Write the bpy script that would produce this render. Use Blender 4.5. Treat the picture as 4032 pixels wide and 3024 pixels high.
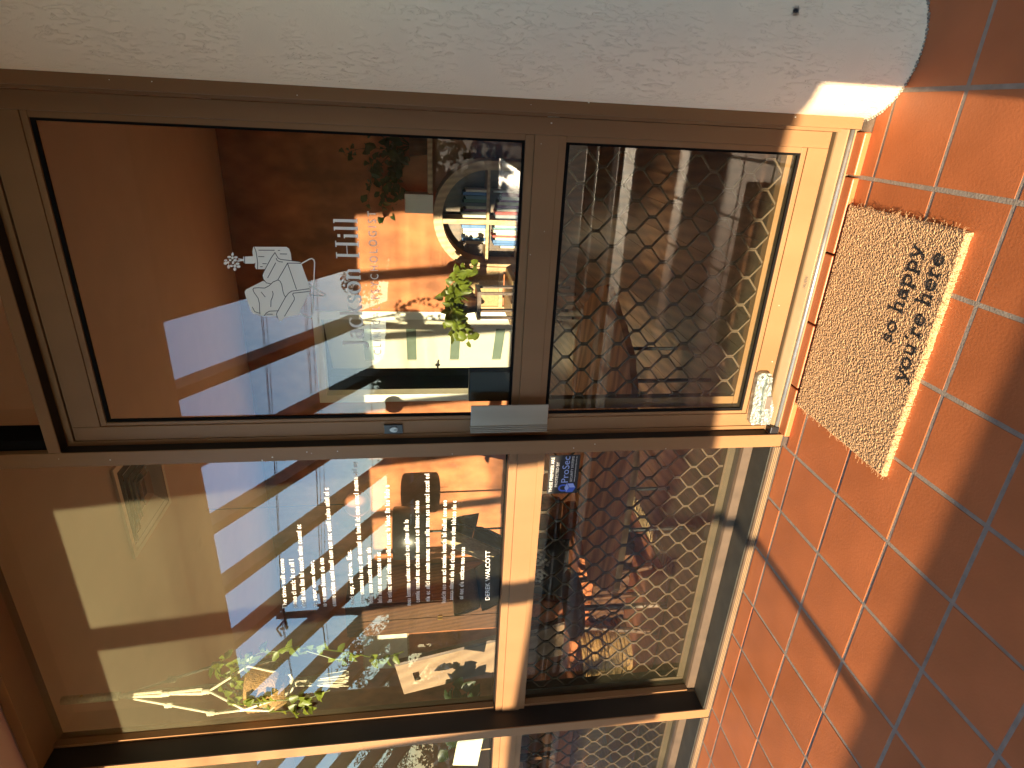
import bpy, bmesh, math, random
from mathutils import Vector, Matrix
random.seed(7)
for _o in list(bpy.data.objects): bpy.data.objects.remove(_o)
SC = bpy.context.scene
COL = SC.collection
# ------------------------------------------------------------------ camera (the phone was held on its side: a quarter turn of roll)
CAM_POS = (0.1157, -1.5155, 1.1678)
RIGHT = Vector((0.910709, 0.412876, -0.011963)); DOWN = Vector((0.04887, -0.136465, -0.989439)); FWD = Vector((-0.410148, 0.900506, -0.144457))
cam = bpy.data.cameras.new('camera'); cam.sensor_width = 36; cam.lens = 21.277; cam.clip_start = 0.02; cam.clip_end = 400
camo = bpy.data.objects.new('camera', cam); COL.objects.link(camo)
M = Matrix.Identity(4)
for i in range(3):
    M[i][0] = DOWN[i]; M[i][1] = RIGHT[i]; M[i][2] = -FWD[i]; M[i][3] = CAM_POS[i]
camo.matrix_world = M; SC.camera = camo
# ------------------------------------------------------------------ light: low sun straight behind the camera, clear sky
SUN_A, SUN_T = 0.08, 0.15          # dx and drop per metre towards the building
EL = math.atan(SUN_T / math.hypot(1, SUN_A)); AZ = math.pi + math.atan(SUN_A)
W = bpy.data.worlds.new('World'); SC.world = W; W.use_nodes = True
sky = W.node_tree.nodes.new('ShaderNodeTexSky'); sky.sky_type = 'NISHITA'; sky.sun_disc = False
sky.sun_elevation = EL; sky.sun_rotation = AZ; sky.air_density = 1.0; sky.dust_density = 0.25; sky.ozone_density = 3.0
W.node_tree.links.new(sky.outputs[0], W.node_tree.nodes['Background'].inputs[0])
W.node_tree.nodes['Background'].inputs[1].default_value = 0.15
sl = bpy.data.lights.new('sun', 'SUN'); sl.energy = 2.5; sl.angle = math.radians(0.4); sl.color = (1.0, 0.80, 0.55)
so = bpy.data.objects.new('sun', sl); COL.objects.link(so)
so.rotation_euler = Vector((SUN_A, 1, -SUN_T)).to_track_quat('-Z', 'Y').to_euler()
SC.view_settings.view_transform = 'Standard'; SC.view_settings.look = 'None'; SC.view_settings.gamma = 1; SC.view_settings.use_curve_mapping = False
SC.view_settings.exposure = 2.8
SC.render.engine = 'CYCLES'; SC.cycles.use_denoising = True
SC.cycles.max_bounces = 14; SC.cycles.diffuse_bounces = 10; SC.cycles.glossy_bounces = 5; SC.cycles.transparent_max_bounces = 24
SC.cycles.caustics_reflective = False; SC.cycles.caustics_refractive = False; SC.cycles.sample_clamp_indirect = 6
# ------------------------------------------------------------------ materials
def nodes(name):
    m = bpy.data.materials.new(name); m.use_nodes = True
    nt = m.node_tree; b = nt.nodes['Principled BSDF']
    return m, nt, b
def N(nt, t, **kw):
    n = nt.nodes.new(t)
    for k, v in kw.items(): setattr(n, k, v)
    return n
def pmat(name, col, rough=0.5, metal=0.0, var=0.12, scale=6.0, bump=0.0, bscale=80.0, spec=0.5, stretch=(1, 1, 1), bstretch=(1, 1, 1), rnd=0.0, detail=4.0, sss=0.0, rvar=0.0, trans=None):
    m, nt, b = nodes(name); L = nt.links.new
    tc = N(nt, 'ShaderNodeTexCoord'); mp = N(nt, 'ShaderNodeMapping'); mp.inputs['Scale'].default_value = stretch
    L(tc.outputs['Object'], mp.inputs[0])
    no = N(nt, 'ShaderNodeTexNoise'); no.inputs['Scale'].default_value = scale; no.inputs['Detail'].default_value = detail
    L(mp.outputs[0], no.inputs[0])
    mr = N(nt, 'ShaderNodeMapRange'); mr.inputs[1].default_value = 0.3; mr.inputs[2].default_value = 0.7; mr.inputs[3].default_value = 1 - var; mr.inputs[4].default_value = 1 + var
    L(no.outputs[0], mr.inputs[0]); fac = mr.outputs[0]
    if rnd:
        oi = N(nt, 'ShaderNodeObjectInfo'); m2 = N(nt, 'ShaderNodeMapRange'); m2.inputs[3].default_value = 1 - rnd; m2.inputs[4].default_value = 1 + rnd
        L(oi.outputs['Random'], m2.inputs[0]); mm = N(nt, 'ShaderNodeMath', operation='MULTIPLY'); L(fac, mm.inputs[0]); L(m2.outputs[0], mm.inputs[1]); fac = mm.outputs[0]
    vm = N(nt, 'ShaderNodeVectorMath', operation='SCALE'); vm.inputs[0].default_value = col[:3]; L(fac, vm.inputs['Scale'])
    L(vm.outputs[0], b.inputs['Base Color'])
    b.inputs['Roughness'].default_value = rough; b.inputs['Metallic'].default_value = metal; b.inputs['Specular IOR Level'].default_value = spec
    if rvar:
        m3 = N(nt, 'ShaderNodeMapRange'); m3.inputs[1].default_value = .3; m3.inputs[2].default_value = .7; m3.inputs[3].default_value = rough - rvar; m3.inputs[4].default_value = rough + rvar
        L(no.outputs[0], m3.inputs[0]); L(m3.outputs[0], b.inputs['Roughness'])
    if bump:
        mp2 = N(nt, 'ShaderNodeMapping'); mp2.inputs['Scale'].default_value = bstretch; L(tc.outputs['Object'], mp2.inputs[0])
        n2 = N(nt, 'ShaderNodeTexNoise'); n2.inputs['Scale'].default_value = bscale; n2.inputs['Detail'].default_value = 3; L(mp2.outputs[0], n2.inputs[0])
        bp = N(nt, 'ShaderNodeBump'); bp.inputs['Strength'].default_value = bump; bp.inputs['Distance'].default_value = 0.01
        L(n2.outputs[0], bp.inputs['Height']); L(bp.outputs[0], b.inputs['Normal'])
    if trans:                                  # thin leaf or cloth: lets some light through
        tr = N(nt, 'ShaderNodeBsdfTranslucent'); tr.inputs[0].default_value = (*trans, 1); mx = N(nt, 'ShaderNodeMixShader'); mx.inputs[0].default_value = 0.4
        out = nt.nodes['Material Output']; L(b.outputs[0], mx.inputs[1]); L(tr.outputs[0], mx.inputs[2]); L(mx.outputs[0], out.inputs[0])
    return m
def wood(name, a, bcol, scale=3.0, stretch=(1, 6, 6), rough=0.45, dist=3.0, rnd=0.0, spec=.5):
    m, nt, b = nodes(name); L = nt.links.new
    tc = N(nt, 'ShaderNodeTexCoord'); mp = N(nt, 'ShaderNodeMapping'); mp.inputs['Scale'].default_value = stretch; L(tc.outputs['Object'], mp.inputs[0])
    wv = N(nt, 'ShaderNodeTexWave'); wv.inputs['Scale'].default_value = scale; wv.inputs['Distortion'].default_value = dist; wv.inputs['Detail'].default_value = 4; wv.bands_direction = 'DIAGONAL'
    L(mp.outputs[0], wv.inputs[0])
    no = N(nt, 'ShaderNodeTexNoise'); no.inputs['Scale'].default_value = scale * 9; no.inputs['Detail'].default_value = 5; L(mp.outputs[0], no.inputs[0])
    mx = N(nt, 'ShaderNodeMath', operation='MULTIPLY_ADD'); mx.inputs[1].default_value = .55; L(no.outputs[0], mx.inputs[0])
    sc = N(nt, 'ShaderNodeMath', operation='MULTIPLY'); sc.inputs[1].default_value = .5; L(wv.outputs['Fac'], sc.inputs[0]); L(sc.outputs[0], mx.inputs[2])
    cr = N(nt, 'ShaderNodeValToRGB'); cr.color_ramp.elements[0].color = (*a, 1); cr.color_ramp.elements[1].color = (*bcol, 1)
    cr.color_ramp.elements[0].position = .2; cr.color_ramp.elements[1].position = .8
    L(mx.outputs[0], cr.inputs[0]); o = cr.outputs[0]
    if rnd:
        oi = N(nt, 'ShaderNodeObjectInfo'); m2 = N(nt, 'ShaderNodeMapRange'); m2.inputs[3].default_value = 1 - rnd; m2.inputs[4].default_value = 1 + rnd; L(oi.outputs['Random'], m2.inputs[0])
        vm = N(nt, 'ShaderNodeVectorMath', operation='SCALE'); L(o, vm.inputs[0]); L(m2.outputs[0], vm.inputs['Scale']); o = vm.outputs[0]
    L(o, b.inputs['Base Color']); b.inputs['Roughness'].default_value = rough; b.inputs['Specular IOR Level'].default_value = spec
    bp = N(nt, 'ShaderNodeBump'); bp.inputs['Strength'].default_value = .15; bp.inputs['Distance'].default_value = .004; L(no.outputs[0], bp.inputs['Height']); L(bp.outputs[0], b.inputs['Normal'])
    return m
def glass_mat(name, ior=1.75, dust=0.048, low=0.008, tint=(.86, .9, .84), dustcol=(.9, .86, .52)):
    m = bpy.data.materials.new(name); m.use_nodes = True; nt = m.node_tree; nt.nodes.clear(); L = nt.links.new
    out = N(nt, 'ShaderNodeOutputMaterial'); t = N(nt, 'ShaderNodeBsdfTransparent'); t.inputs[0].default_value = (*tint, 1)
    g = N(nt, 'ShaderNodeBsdfGlossy'); g.inputs['Roughness'].default_value = 0.0; g.inputs[0].default_value = (.97, .98, 1, 1)
    fr = N(nt, 'ShaderNodeFresnel'); fr.inputs[0].default_value = ior
    mx = N(nt, 'ShaderNodeMixShader'); L(fr.outputs[0], mx.inputs[0]); L(t.outputs[0], mx.inputs[1]); L(g.outputs[0], mx.inputs[2])
    d = N(nt, 'ShaderNodeBsdfDiffuse'); d.inputs[0].default_value = (*dustcol, 1)
    tc = N(nt, 'ShaderNodeTexCoord'); no = N(nt, 'ShaderNodeTexNoise'); no.inputs['Scale'].default_value = 2.5; no.inputs['Detail'].default_value = 6; L(tc.outputs['Object'], no.inputs[0])
    mr = N(nt, 'ShaderNodeMapRange'); mr.inputs[1].default_value = .25; mr.inputs[2].default_value = .75; mr.inputs[3].default_value = .8; mr.inputs[4].default_value = 1.2; L(no.outputs[0], mr.inputs[0])
    sx_ = N(nt, 'ShaderNodeSeparateXYZ'); L(tc.outputs['Object'], sx_.inputs[0])
    hz = N(nt, 'ShaderNodeMapRange', interpolation_type='SMOOTHSTEP'); hz.inputs[1].default_value = 1.2; hz.inputs[2].default_value = 2.4; hz.inputs[3].default_value = low; hz.inputs[4].default_value = dust; L(sx_.outputs['Z'], hz.inputs[0])
    mm_ = N(nt, 'ShaderNodeMath', operation='MULTIPLY'); L(mr.outputs[0], mm_.inputs[0]); L(hz.outputs[0], mm_.inputs[1])
    m2 = N(nt, 'ShaderNodeMixShader'); L(mm_.outputs[0], m2.inputs[0]); L(mx.outputs[0], m2.inputs[1]); L(d.outputs[0], m2.inputs[2]); L(m2.outputs[0], out.inputs[0])
    return m
def clear_mat(name, tint):
    m = bpy.data.materials.new(name); m.use_nodes = True; nt = m.node_tree; nt.nodes.clear()
    out = N(nt, 'ShaderNodeOutputMaterial'); t = N(nt, 'ShaderNodeBsdfTransparent'); t.inputs[0].default_value = (*tint, 1); nt.links.new(t.outputs[0], out.inputs[0]); return m
def render_mat():
    # trowelled render: short dragged ridges running up and down the pier
    m, nt, b = nodes('white_render'); L = nt.links.new
    tc = N(nt, 'ShaderNodeTexCoord'); mp = N(nt, 'ShaderNodeMapping'); mp.inputs['Scale'].default_value = (1, 1, .28); L(tc.outputs['Object'], mp.inputs[0])
    n1 = N(nt, 'ShaderNodeTexNoise'); n1.inputs['Scale'].default_value = 112; n1.inputs['Detail'].default_value = 5; n1.inputs['Distortion'].default_value = 1.2; L(mp.outputs[0], n1.inputs[0])
    n2 = N(nt, 'ShaderNodeTexNoise'); n2.inputs['Scale'].default_value = 9; n2.inputs['Detail'].default_value = 3; L(tc.outputs['Object'], n2.inputs[0])
    r1 = N(nt, 'ShaderNodeMapRange'); r1.inputs[1].default_value = .54; r1.inputs[2].default_value = .62; L(n1.outputs[0], r1.inputs[0])
    r2 = N(nt, 'ShaderNodeMapRange'); r2.inputs[1].default_value = .4; r2.inputs[2].default_value = .62; L(n2.outputs[0], r2.inputs[0])
    mu = N(nt, 'ShaderNodeMath', operation='MULTIPLY'); L(r1.outputs[0], mu.inputs[0]); L(r2.outputs[0], mu.inputs[1])
    n3 = N(nt, 'ShaderNodeTexNoise'); n3.inputs['Scale'].default_value = 260; n3.inputs['Detail'].default_value = 2; L(tc.outputs['Object'], n3.inputs[0])
    ad = N(nt, 'ShaderNodeMath', operation='MULTIPLY_ADD'); ad.inputs[1].default_value = .16; L(n3.outputs[0], ad.inputs[0]); L(mu.outputs[0], ad.inputs[2])
    bp = N(nt, 'ShaderNodeBump'); bp.inputs['Strength'].default_value = .62; bp.inputs['Distance'].default_value = .004; bp.invert = True; L(ad.outputs[0], bp.inputs['Height']); L(bp.outputs[0], b.inputs['Normal'])
    mr = N(nt, 'ShaderNodeMapRange'); mr.inputs[3].default_value = .9; mr.inputs[4].default_value = 1.06; L(n2.outputs[0], mr.inputs[0])
    vm = N(nt, 'ShaderNodeVectorMath', operation='SCALE'); vm.inputs[0].default_value = (.90, .71, .50); L(mr.outputs[0], vm.inputs['Scale']); L(vm.outputs[0], b.inputs['Base Color'])
    b.inputs['Roughness'].default_value = .75
    return m
MT = {}
MT['bronze'] = pmat('bronze_aluminium', (.240, .124, .053), .46, 0, .10, 5, .03, 300, stretch=(1, 1, .15), rvar=.06, spec=.25)
MT['bronze_lit'] = pmat('lit_bronze_sill', (.34, .23, .12), .35, .3, .08, 8)  # lit copy of the bronze: sunlit tone put into sill ribs and threshold
MT['near_black'] = pmat('near_black_brown', (.016, .011, .008), .5, 0, .2, spec=.25)  # near-black colour painting shade on frame faces; also used on the edging slats
MT['sill_shade'] = pmat('shaded_sill_top', (.030, .027, .018), .6, 0, .3, 20)  # sill top darkened, shade put into its colour
MT['bronze_shaded'] = pmat('shaded_sill_bronze', (.085, .056, .034), .45, .1, .15, 20)  # shaded copy of the bronze, for window sills and inner frames
MT['gasket'] = pmat('black_rubber', (.006, .0055, .005), .85, 0, .2, spec=.08)
MT['silver'] = pmat('worn_cast_metal', (.32, .35, .31), .38, .7, .5, 60, .4, 120)
MT['steel'] = pmat('brushed_steel', (.36, .31, .25), .3, .75, .08, 30, stretch=(1, 1, .1))
MT['greymetal'] = pmat('grey_sill_metal', (.3, .3, .29), .35, .6, .15, 30)
MT['glass'] = glass_mat('window_glass')
MT['glass_door'] = glass_mat('door_glass', 1.56, .03, .012)
MT['glassback'] = clear_mat('glass_inner_face', (1, 1, 1))
MT['mesh'] = pmat('bronze_grille', (.10, .064, .040), .45, .2, .1)
MT['render'] = render_mat()
MT['soffit'] = pmat('soffit_paint', (.74, .50, .40), .7, 0, .05, 3)
MT['tile'] = pmat('terracotta_tile', (.48, .145, .048), .45, 0, .14, 5, .06, 150, rnd=.07, spec=.38, rvar=.05)
MT['tile_side'] = MT['tile']
MT['grout'] = pmat('grey_grout', (.33, .27, .205), .9, 0, .15, 40, .12, 200, spec=.2)
MT['orange'] = pmat('orange_limewash', (.40, .135, .052), .75, 0, .42, 3.4, .05, 60, detail=10, stretch=(1.6, 1, 1))
MT['white'] = pmat('white_paint', (.78, .75, .68), .45, 0, .03)
MT['doorwhite'] = pmat('inner_door_paint', (.58, .54, .45), .5, 0, .03)
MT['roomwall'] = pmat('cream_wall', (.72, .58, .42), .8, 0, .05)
MT['ventwhite'] = pmat('vent_enamel', (.93, .90, .82), .35, 0, .02)
MT['ceiling'] = pmat('ceiling_paint', (.90, .68, .56), .8, 0, .03)
MT['plank'] = wood('floor_plank', (.09, .042, .024), (.20, .10, .056), 1.2, (9, 1.2, 1), .4, 2.5, rnd=.2)
MT['table'] = wood('table_timber', (.40, .165, .06), (.80, .42, .175), 1.6, (1.2, 4, 4), .5, 8.0, spec=.15)
MT['shelf'] = wood('pale_timber', (.36, .20, .09), (.58, .36, .18), 2, (6, 6, 1), .45, 3)
MT['darkwood'] = wood('dark_timber', (.055, .022, .011), (.10, .042, .02), 2, (6, 6, 1), .4, 3)
MT['board'] = wood('light_board', (.17, .09, .045), (.25, .145, .08), 2, (4, 4, 1), .6, 3)
MT['rafter'] = pmat('rafter_paint', (.12, .072, .045), .6, 0, .12, 6, stretch=(4, .5, 4))
MT['roof'] = pmat('roof_lining', (.25, .115, .06), .7, 0, .08, 3)
MT['fence'] = wood('fence_timber', (.10, .06, .035), (.22, .14, .09), 2, (1, 6, 6), .6, 3)
MT['coir'] = pmat('coir_fibre', (.54, .325, .16), .9, 0, .38, 260, .5, 320, spec=.2)
MT['coirdark'] = pmat('black_print', (.012, .010, .009), .9, 0, .3, 200, .5, 260)
MT['black'] = pmat('black_plastic', (.012, .012, .013), .35, 0, .1)
MT['vinyl'] = pmat('white_vinyl', (.88, .83, .74), .6, 0, .02)
MT['vinylline'] = pmat('grey_vinyl_line', (.07, .06, .055), .6, 0, .02)
MT['leaf'] = pmat('pothos_leaf', (.14, .18, .022), .4, 0, .45, 14, trans=(.26, .29, .03), rnd=.2)
MT['leafdark'] = pmat('dark_leaf', (.025, .05, .014), .4, 0, .3, 14, trans=(.04, .08, .01), rnd=.3)
MT['treeleaf'] = pmat('tree_leaf', (.03, .045, .015), .6, 0, .3, 10, trans=(.05, .07, .02), rnd=.2)
MT['bark'] = pmat('bark', (.06, .045, .032), .9, 0, .3, 20, .5, 40)
MT['rope'] = pmat('cotton_rope', (.72, .64, .48), .8, 0, .15, 120, .5, 300)
MT['basket'] = pmat('woven_straw', (.36, .19, .065), .8, 0, .35, 90, .6, 160)
MT['ground'] = pmat('garden_ground', (.09, .075, .05), .95, 0, .3, 3, .4, 20)
MT['concrete'] = pmat('speckled_concrete', (.52, .46, .38), .5, 0, .35, 60, .5, 120)
MT['leather'] = pmat('black_leather', (.022, .02, .018), .35, 0, .2, 12, .1, 90)
MT['linen'] = pmat('grey_linen', (.32, .28, .22), .85, 0, .15, 60, .3, 200)
MT['fleece'] = pmat('tan_fleece', (.48, .36, .22), .95, 0, .25, 40, .8, 90)
MT['cane'] = pmat('woven_cane', (.42, .27, .13), .6, 0, .3, 130, .4, 200)
MT['rust'] = pmat('rust_textile', (.34, .10, .035), .9, 0, .25, 60, .4, 160)
MT['blackcloth'] = pmat('black_cloth', (.015, .014, .016), .9, 0, .2, 60)
MT['cream'] = pmat('cream_paper', (.75, .70, .52), .8, 0, .04)
MT['pink'] = pmat('salmon_shade', (.62, .24, .14), .6, 0, .08)
MT['slotglass'] = pmat('frosted_green_glass', (.13, .17, .14), .2, 0, .1)
MT['brass'] = pmat('brass', (.6, .4, .15), .3, .9, .1)
MT['stickerblack'] = pmat('sticker_black', (.010, .010, .012), .4, 0, .02)
MT['stickerblue'] = pmat('sticker_blue', (.055, .12, .55), .4, 0, .02)
MT['stickerpale'] = pmat('sticker_pale_blue', (.35, .45, .8), .4, 0, .02)
MT['canvas'] = pmat('pale_canvas', (.62, .57, .46), .8, 0, .2, 3)
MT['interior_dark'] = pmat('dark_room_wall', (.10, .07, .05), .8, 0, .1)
MT['dirt'] = pmat('bird_spot', (.7, .66, .55), .9, 0, .1)
MT['boards'] = pmat('glint_gloss', (.30, .25, .2), .16, .0, .1, spec=.8)
MT['wire'] = pmat('cable_black', (.01, .01, .01), .6)
BOOKC = [(.72, .68, .58), (.62, .60, .55), (.05, .16, .42), (.42, .05, .04), (.03, .03, .035), (.75, .73, .70), (.10, .22, .28), (.50, .42, .22), (.20, .03, .10), (.03, .10, .06), (.8, .77, .6), (.18, .2, .24)]
for i, cc in enumerate(BOOKC): MT['book%d' % i] = pmat('book_cover_%d' % i, cc, .5, 0, .08, 20)
# ------------------------------------------------------------------ mesh helpers
class MB:
    def __init__(s): s.v = []; s.f = []; s.mi = []
    def quad(s, *p, m=0):
        b = len(s.v); s.v += [tuple(q) for q in p]; s.f.append(tuple(range(b, b + len(p)))); s.mi.append(m)
    def box(s, x0, x1, y0, y1, z0, z1, m=0, bev=0.0):
        if x0 > x1: x0, x1 = x1, x0
        if y0 > y1: y0, y1 = y1, y0
        if z0 > z1: z0, z1 = z1, z0
        if bev <= 0 or bev * 2.2 > min(x1 - x0, y1 - y0, z1 - z0):
            b = len(s.v)
            s.v += [(x, y, z) for z in (z0, z1) for y in (y0, y1) for x in (x0, x1)]
            for q in ((0, 2, 3, 1), (4, 5, 7, 6), (0, 1, 5, 4), (2, 6, 7, 3), (0, 4, 6, 2), (1, 3, 7, 5)):
                s.f.append(tuple(b + i for i in q)); s.mi.append(m)
        else:
            bm = bmesh.new(); bmesh.ops.create_cube(bm, size=1)
            for v in bm.verts:
                v.co = ((x0 + x1) / 2 + v.co.x * (x1 - x0), (y0 + y1) / 2 + v.co.y * (y1 - y0), (z0 + z1) / 2 + v.co.z * (z1 - z0))
            bmesh.ops.bevel(bm, geom=bm.edges[:], offset=bev, segments=2, affect='EDGES', profile=.5)
            s.addbm(bm, m)
        return s
    def addbm(s, bm, m=0):
        b = len(s.v); bm.verts.index_update(); s.v += [tuple(v.co) for v in bm.verts]
        for f in bm.faces: s.f.append(tuple(b + v.index for v in f.verts)); s.mi.append(m)
        bm.free(); return s
    def prism(s, pts, axis, a0, a1, m=0):          # pts: 2D polygon; axis: the one it is extruded along
        def mk(p, a):
            return (a, p[0], p[1]) if axis == 'x' else ((p[0], a, p[1]) if axis == 'y' else (p[0], p[1], a))
        b = len(s.v); n = len(pts)
        s.v += [mk(p, a0) for p in pts] + [mk(p, a1) for p in pts]
        s.f.append(tuple(b + i for i in range(n))); s.f.append(tuple(b + n + i for i in reversed(range(n)))); s.mi += [m, m]
        for i in range(n): s.f.append((b + i, b + n + i, b + n + (i + 1) % n, b + (i + 1) % n)); s.mi.append(m)
        return s
    def tube(s, pts, r, n=8, m=0, cap=True):
        pts = [Vector(p) for p in pts]; rr = r if isinstance(r, (list, tuple)) else [r] * len(pts); b = len(s.v); up = None
        for i, p in enumerate(pts):
            d = (pts[min(i + 1, len(pts) - 1)] - pts[max(i - 1, 0)])
            d = d.normalized() if d.length > 1e-9 else Vector((0, 0, 1))
            if up is None: up = d.orthogonal().normalized()
            up = (up - d * up.dot(d)); up = up.normalized() if up.length > 1e-6 else d.orthogonal().normalized()
            sd = d.cross(up)
            for k in range(n):
                a = 2 * math.pi * k / n; s.v.append(tuple(p + (up * math.cos(a) + sd * math.sin(a)) * rr[i]))
        for i in range(len(pts) - 1):
            for k in range(n):
                s.f.append((b + i * n + k, b + i * n + (k + 1) % n, b + (i + 1) * n + (k + 1) % n, b + (i + 1) * n + k)); s.mi.append(m)
        if cap:
            s.f.append(tuple(b + k for k in reversed(range(n)))); s.f.append(tuple(b + (len(pts) - 1) * n + k for k in range(n))); s.mi += [m, m]
        return s
    def lathe(s, prof, cx, cy, n=24, m=0):
        b = len(s.v)
        for r, z in prof:
            for k in range(n): a = 2 * math.pi * k / n; s.v.append((cx + r * math.cos(a), cy + r * math.sin(a), z))
        for i in range(len(prof) - 1):
            for k in range(n): s.f.append((b + i * n + k, b + i * n + (k + 1) % n, b + (i + 1) * n + (k + 1) % n, b + (i + 1) * n + k)); s.mi.append(m)
        return s
    def ball(s, c, r, m=0, sub=2, sc=(1, 1, 1)):
        bm = bmesh.new(); bmesh.ops.create_icosphere(bm, subdivisions=sub, radius=r)
        for v in bm.verts: v.co = Vector((c[0] + v.co.x * sc[0], c[1] + v.co.y * sc[1], c[2] + v.co.z * sc[2]))
        return s.addbm(bm, m)
    def build(s, name, mats, parent=None, smooth=False, loc=None):
        me = bpy.data.meshes.new(name); me.from_pydata(s.v, [], s.f)
        if not isinstance(mats, (list, tuple)): mats = [mats]
        for k in mats: me.materials.append(MT[k] if isinstance(k, str) else k)
        if len(mats) > 1: me.polygons.foreach_set('material_index', s.mi)
        me.update()
        if smooth:
            me.polygons.foreach_set('use_smooth', [True] * len(me.polygons)); me.update()
        o = bpy.data.objects.new(name, me); COL.objects.link(o)
        if parent is not None: o.parent = parent
        if loc: o.location = loc
        return o
def tag(o, label=None, cat=None, group=None, kind=None):
    if label: o['label'] = label
    if cat: o['category'] = cat
    if group: o['group'] = group
    if kind: o['kind'] = kind
    return o
def empty(name, label, cat, group=None):
    o = bpy.data.objects.new(name, None); COL.objects.link(o); o.empty_display_size = .1
    return tag(o, label, cat, group)
def part(name, mat, parent, fn, smooth=False):
    m = MB(); fn(m); return m.build(name, mat, parent, smooth)
def boxpart(name, mat, parent, *a, bev=0.0):
    m = MB(); m.box(*a, bev=bev); return m.build(name, mat, parent)
def copy_tree(o, parent=None):
    c = o.copy(); COL.objects.link(c); c.parent = parent
    for ch in [q for q in bpy.data.objects if q.parent == o]: copy_tree(ch, c)
    return c
def leafcard(mb, c, d, up, ln, wd, fold=.25, m=0):
    d = d.normalized(); sd = d.cross(up); sd = sd.normalized() if sd.length > 1e-5 else d.orthogonal().normalized(); nn = sd.cross(d)
    P = [c, c + d * ln * .3 + sd * wd * .5 + nn * fold * wd, c + d * ln * .7 + sd * wd * .36 + nn * fold * wd * .7 - nn * ln * .06, c + d * ln - nn * ln * .16, c + d * ln * .7 - sd * wd * .36 + nn * fold * wd * .7 - nn * ln * .06, c + d * ln * .3 - sd * wd * .5 + nn * fold * wd, c + d * ln * .5 - nn * ln * .02]
    b = len(mb.v); mb.v += [tuple(p) for p in P]
    for q in ((0, 1, 6), (1, 2, 6), (2, 3, 6), (3, 4, 6), (4, 5, 6), (5, 0, 6)): mb.f.append(tuple(b + i for i in q)); mb.mi.append(m)
def rv(r=1.0): return Vector((random.uniform(-r, r), random.uniform(-r, r), random.uniform(-r, r)))
# text as mesh, from the built-in font
def text_mesh(txt):
    cu = bpy.data.curves.new('t', 'FONT'); cu.body = txt; cu.size = 1; cu.resolution_u = 3
    o = bpy.data.objects.new('t', cu); COL.objects.link(o)
    dg = bpy.context.evaluated_depsgraph_get(); me = bpy.data.meshes.new_from_object(o.evaluated_get(dg))
    vs = [tuple(v.co) for v in me.vertices]; fs = [tuple(p.vertices) for p in me.polygons]
    bpy.data.objects.remove(o); bpy.data.curves.remove(cu); bpy.data.meshes.remove(me)
    return vs, fs
def text_on(name, txt, mat, parent, x0, z0, x1, z1, y, height=None, shear=0):
    # baseline from (x0,z0) to (x1,z1) on the plane Y=y, read from -Y
    vs, fs = text_mesh(txt)
    if not vs: return None
    w0 = min(v[0] for v in vs); w1 = max(v[0] for v in vs); s = (x1 - x0) / max(1e-6, w1 - w0)
    sy = s if height is None else height / 0.73
    mb = MB()
    mb.v = [(x0 + (v[0] - w0) * s, y, z0 + (z1 - z0) * (v[0] - w0) / (w1 - w0) + v[1] * sy) for v in vs]; mb.f = fs; mb.mi = [0] * len(fs)
    return mb.build(name, mat, parent)
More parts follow.
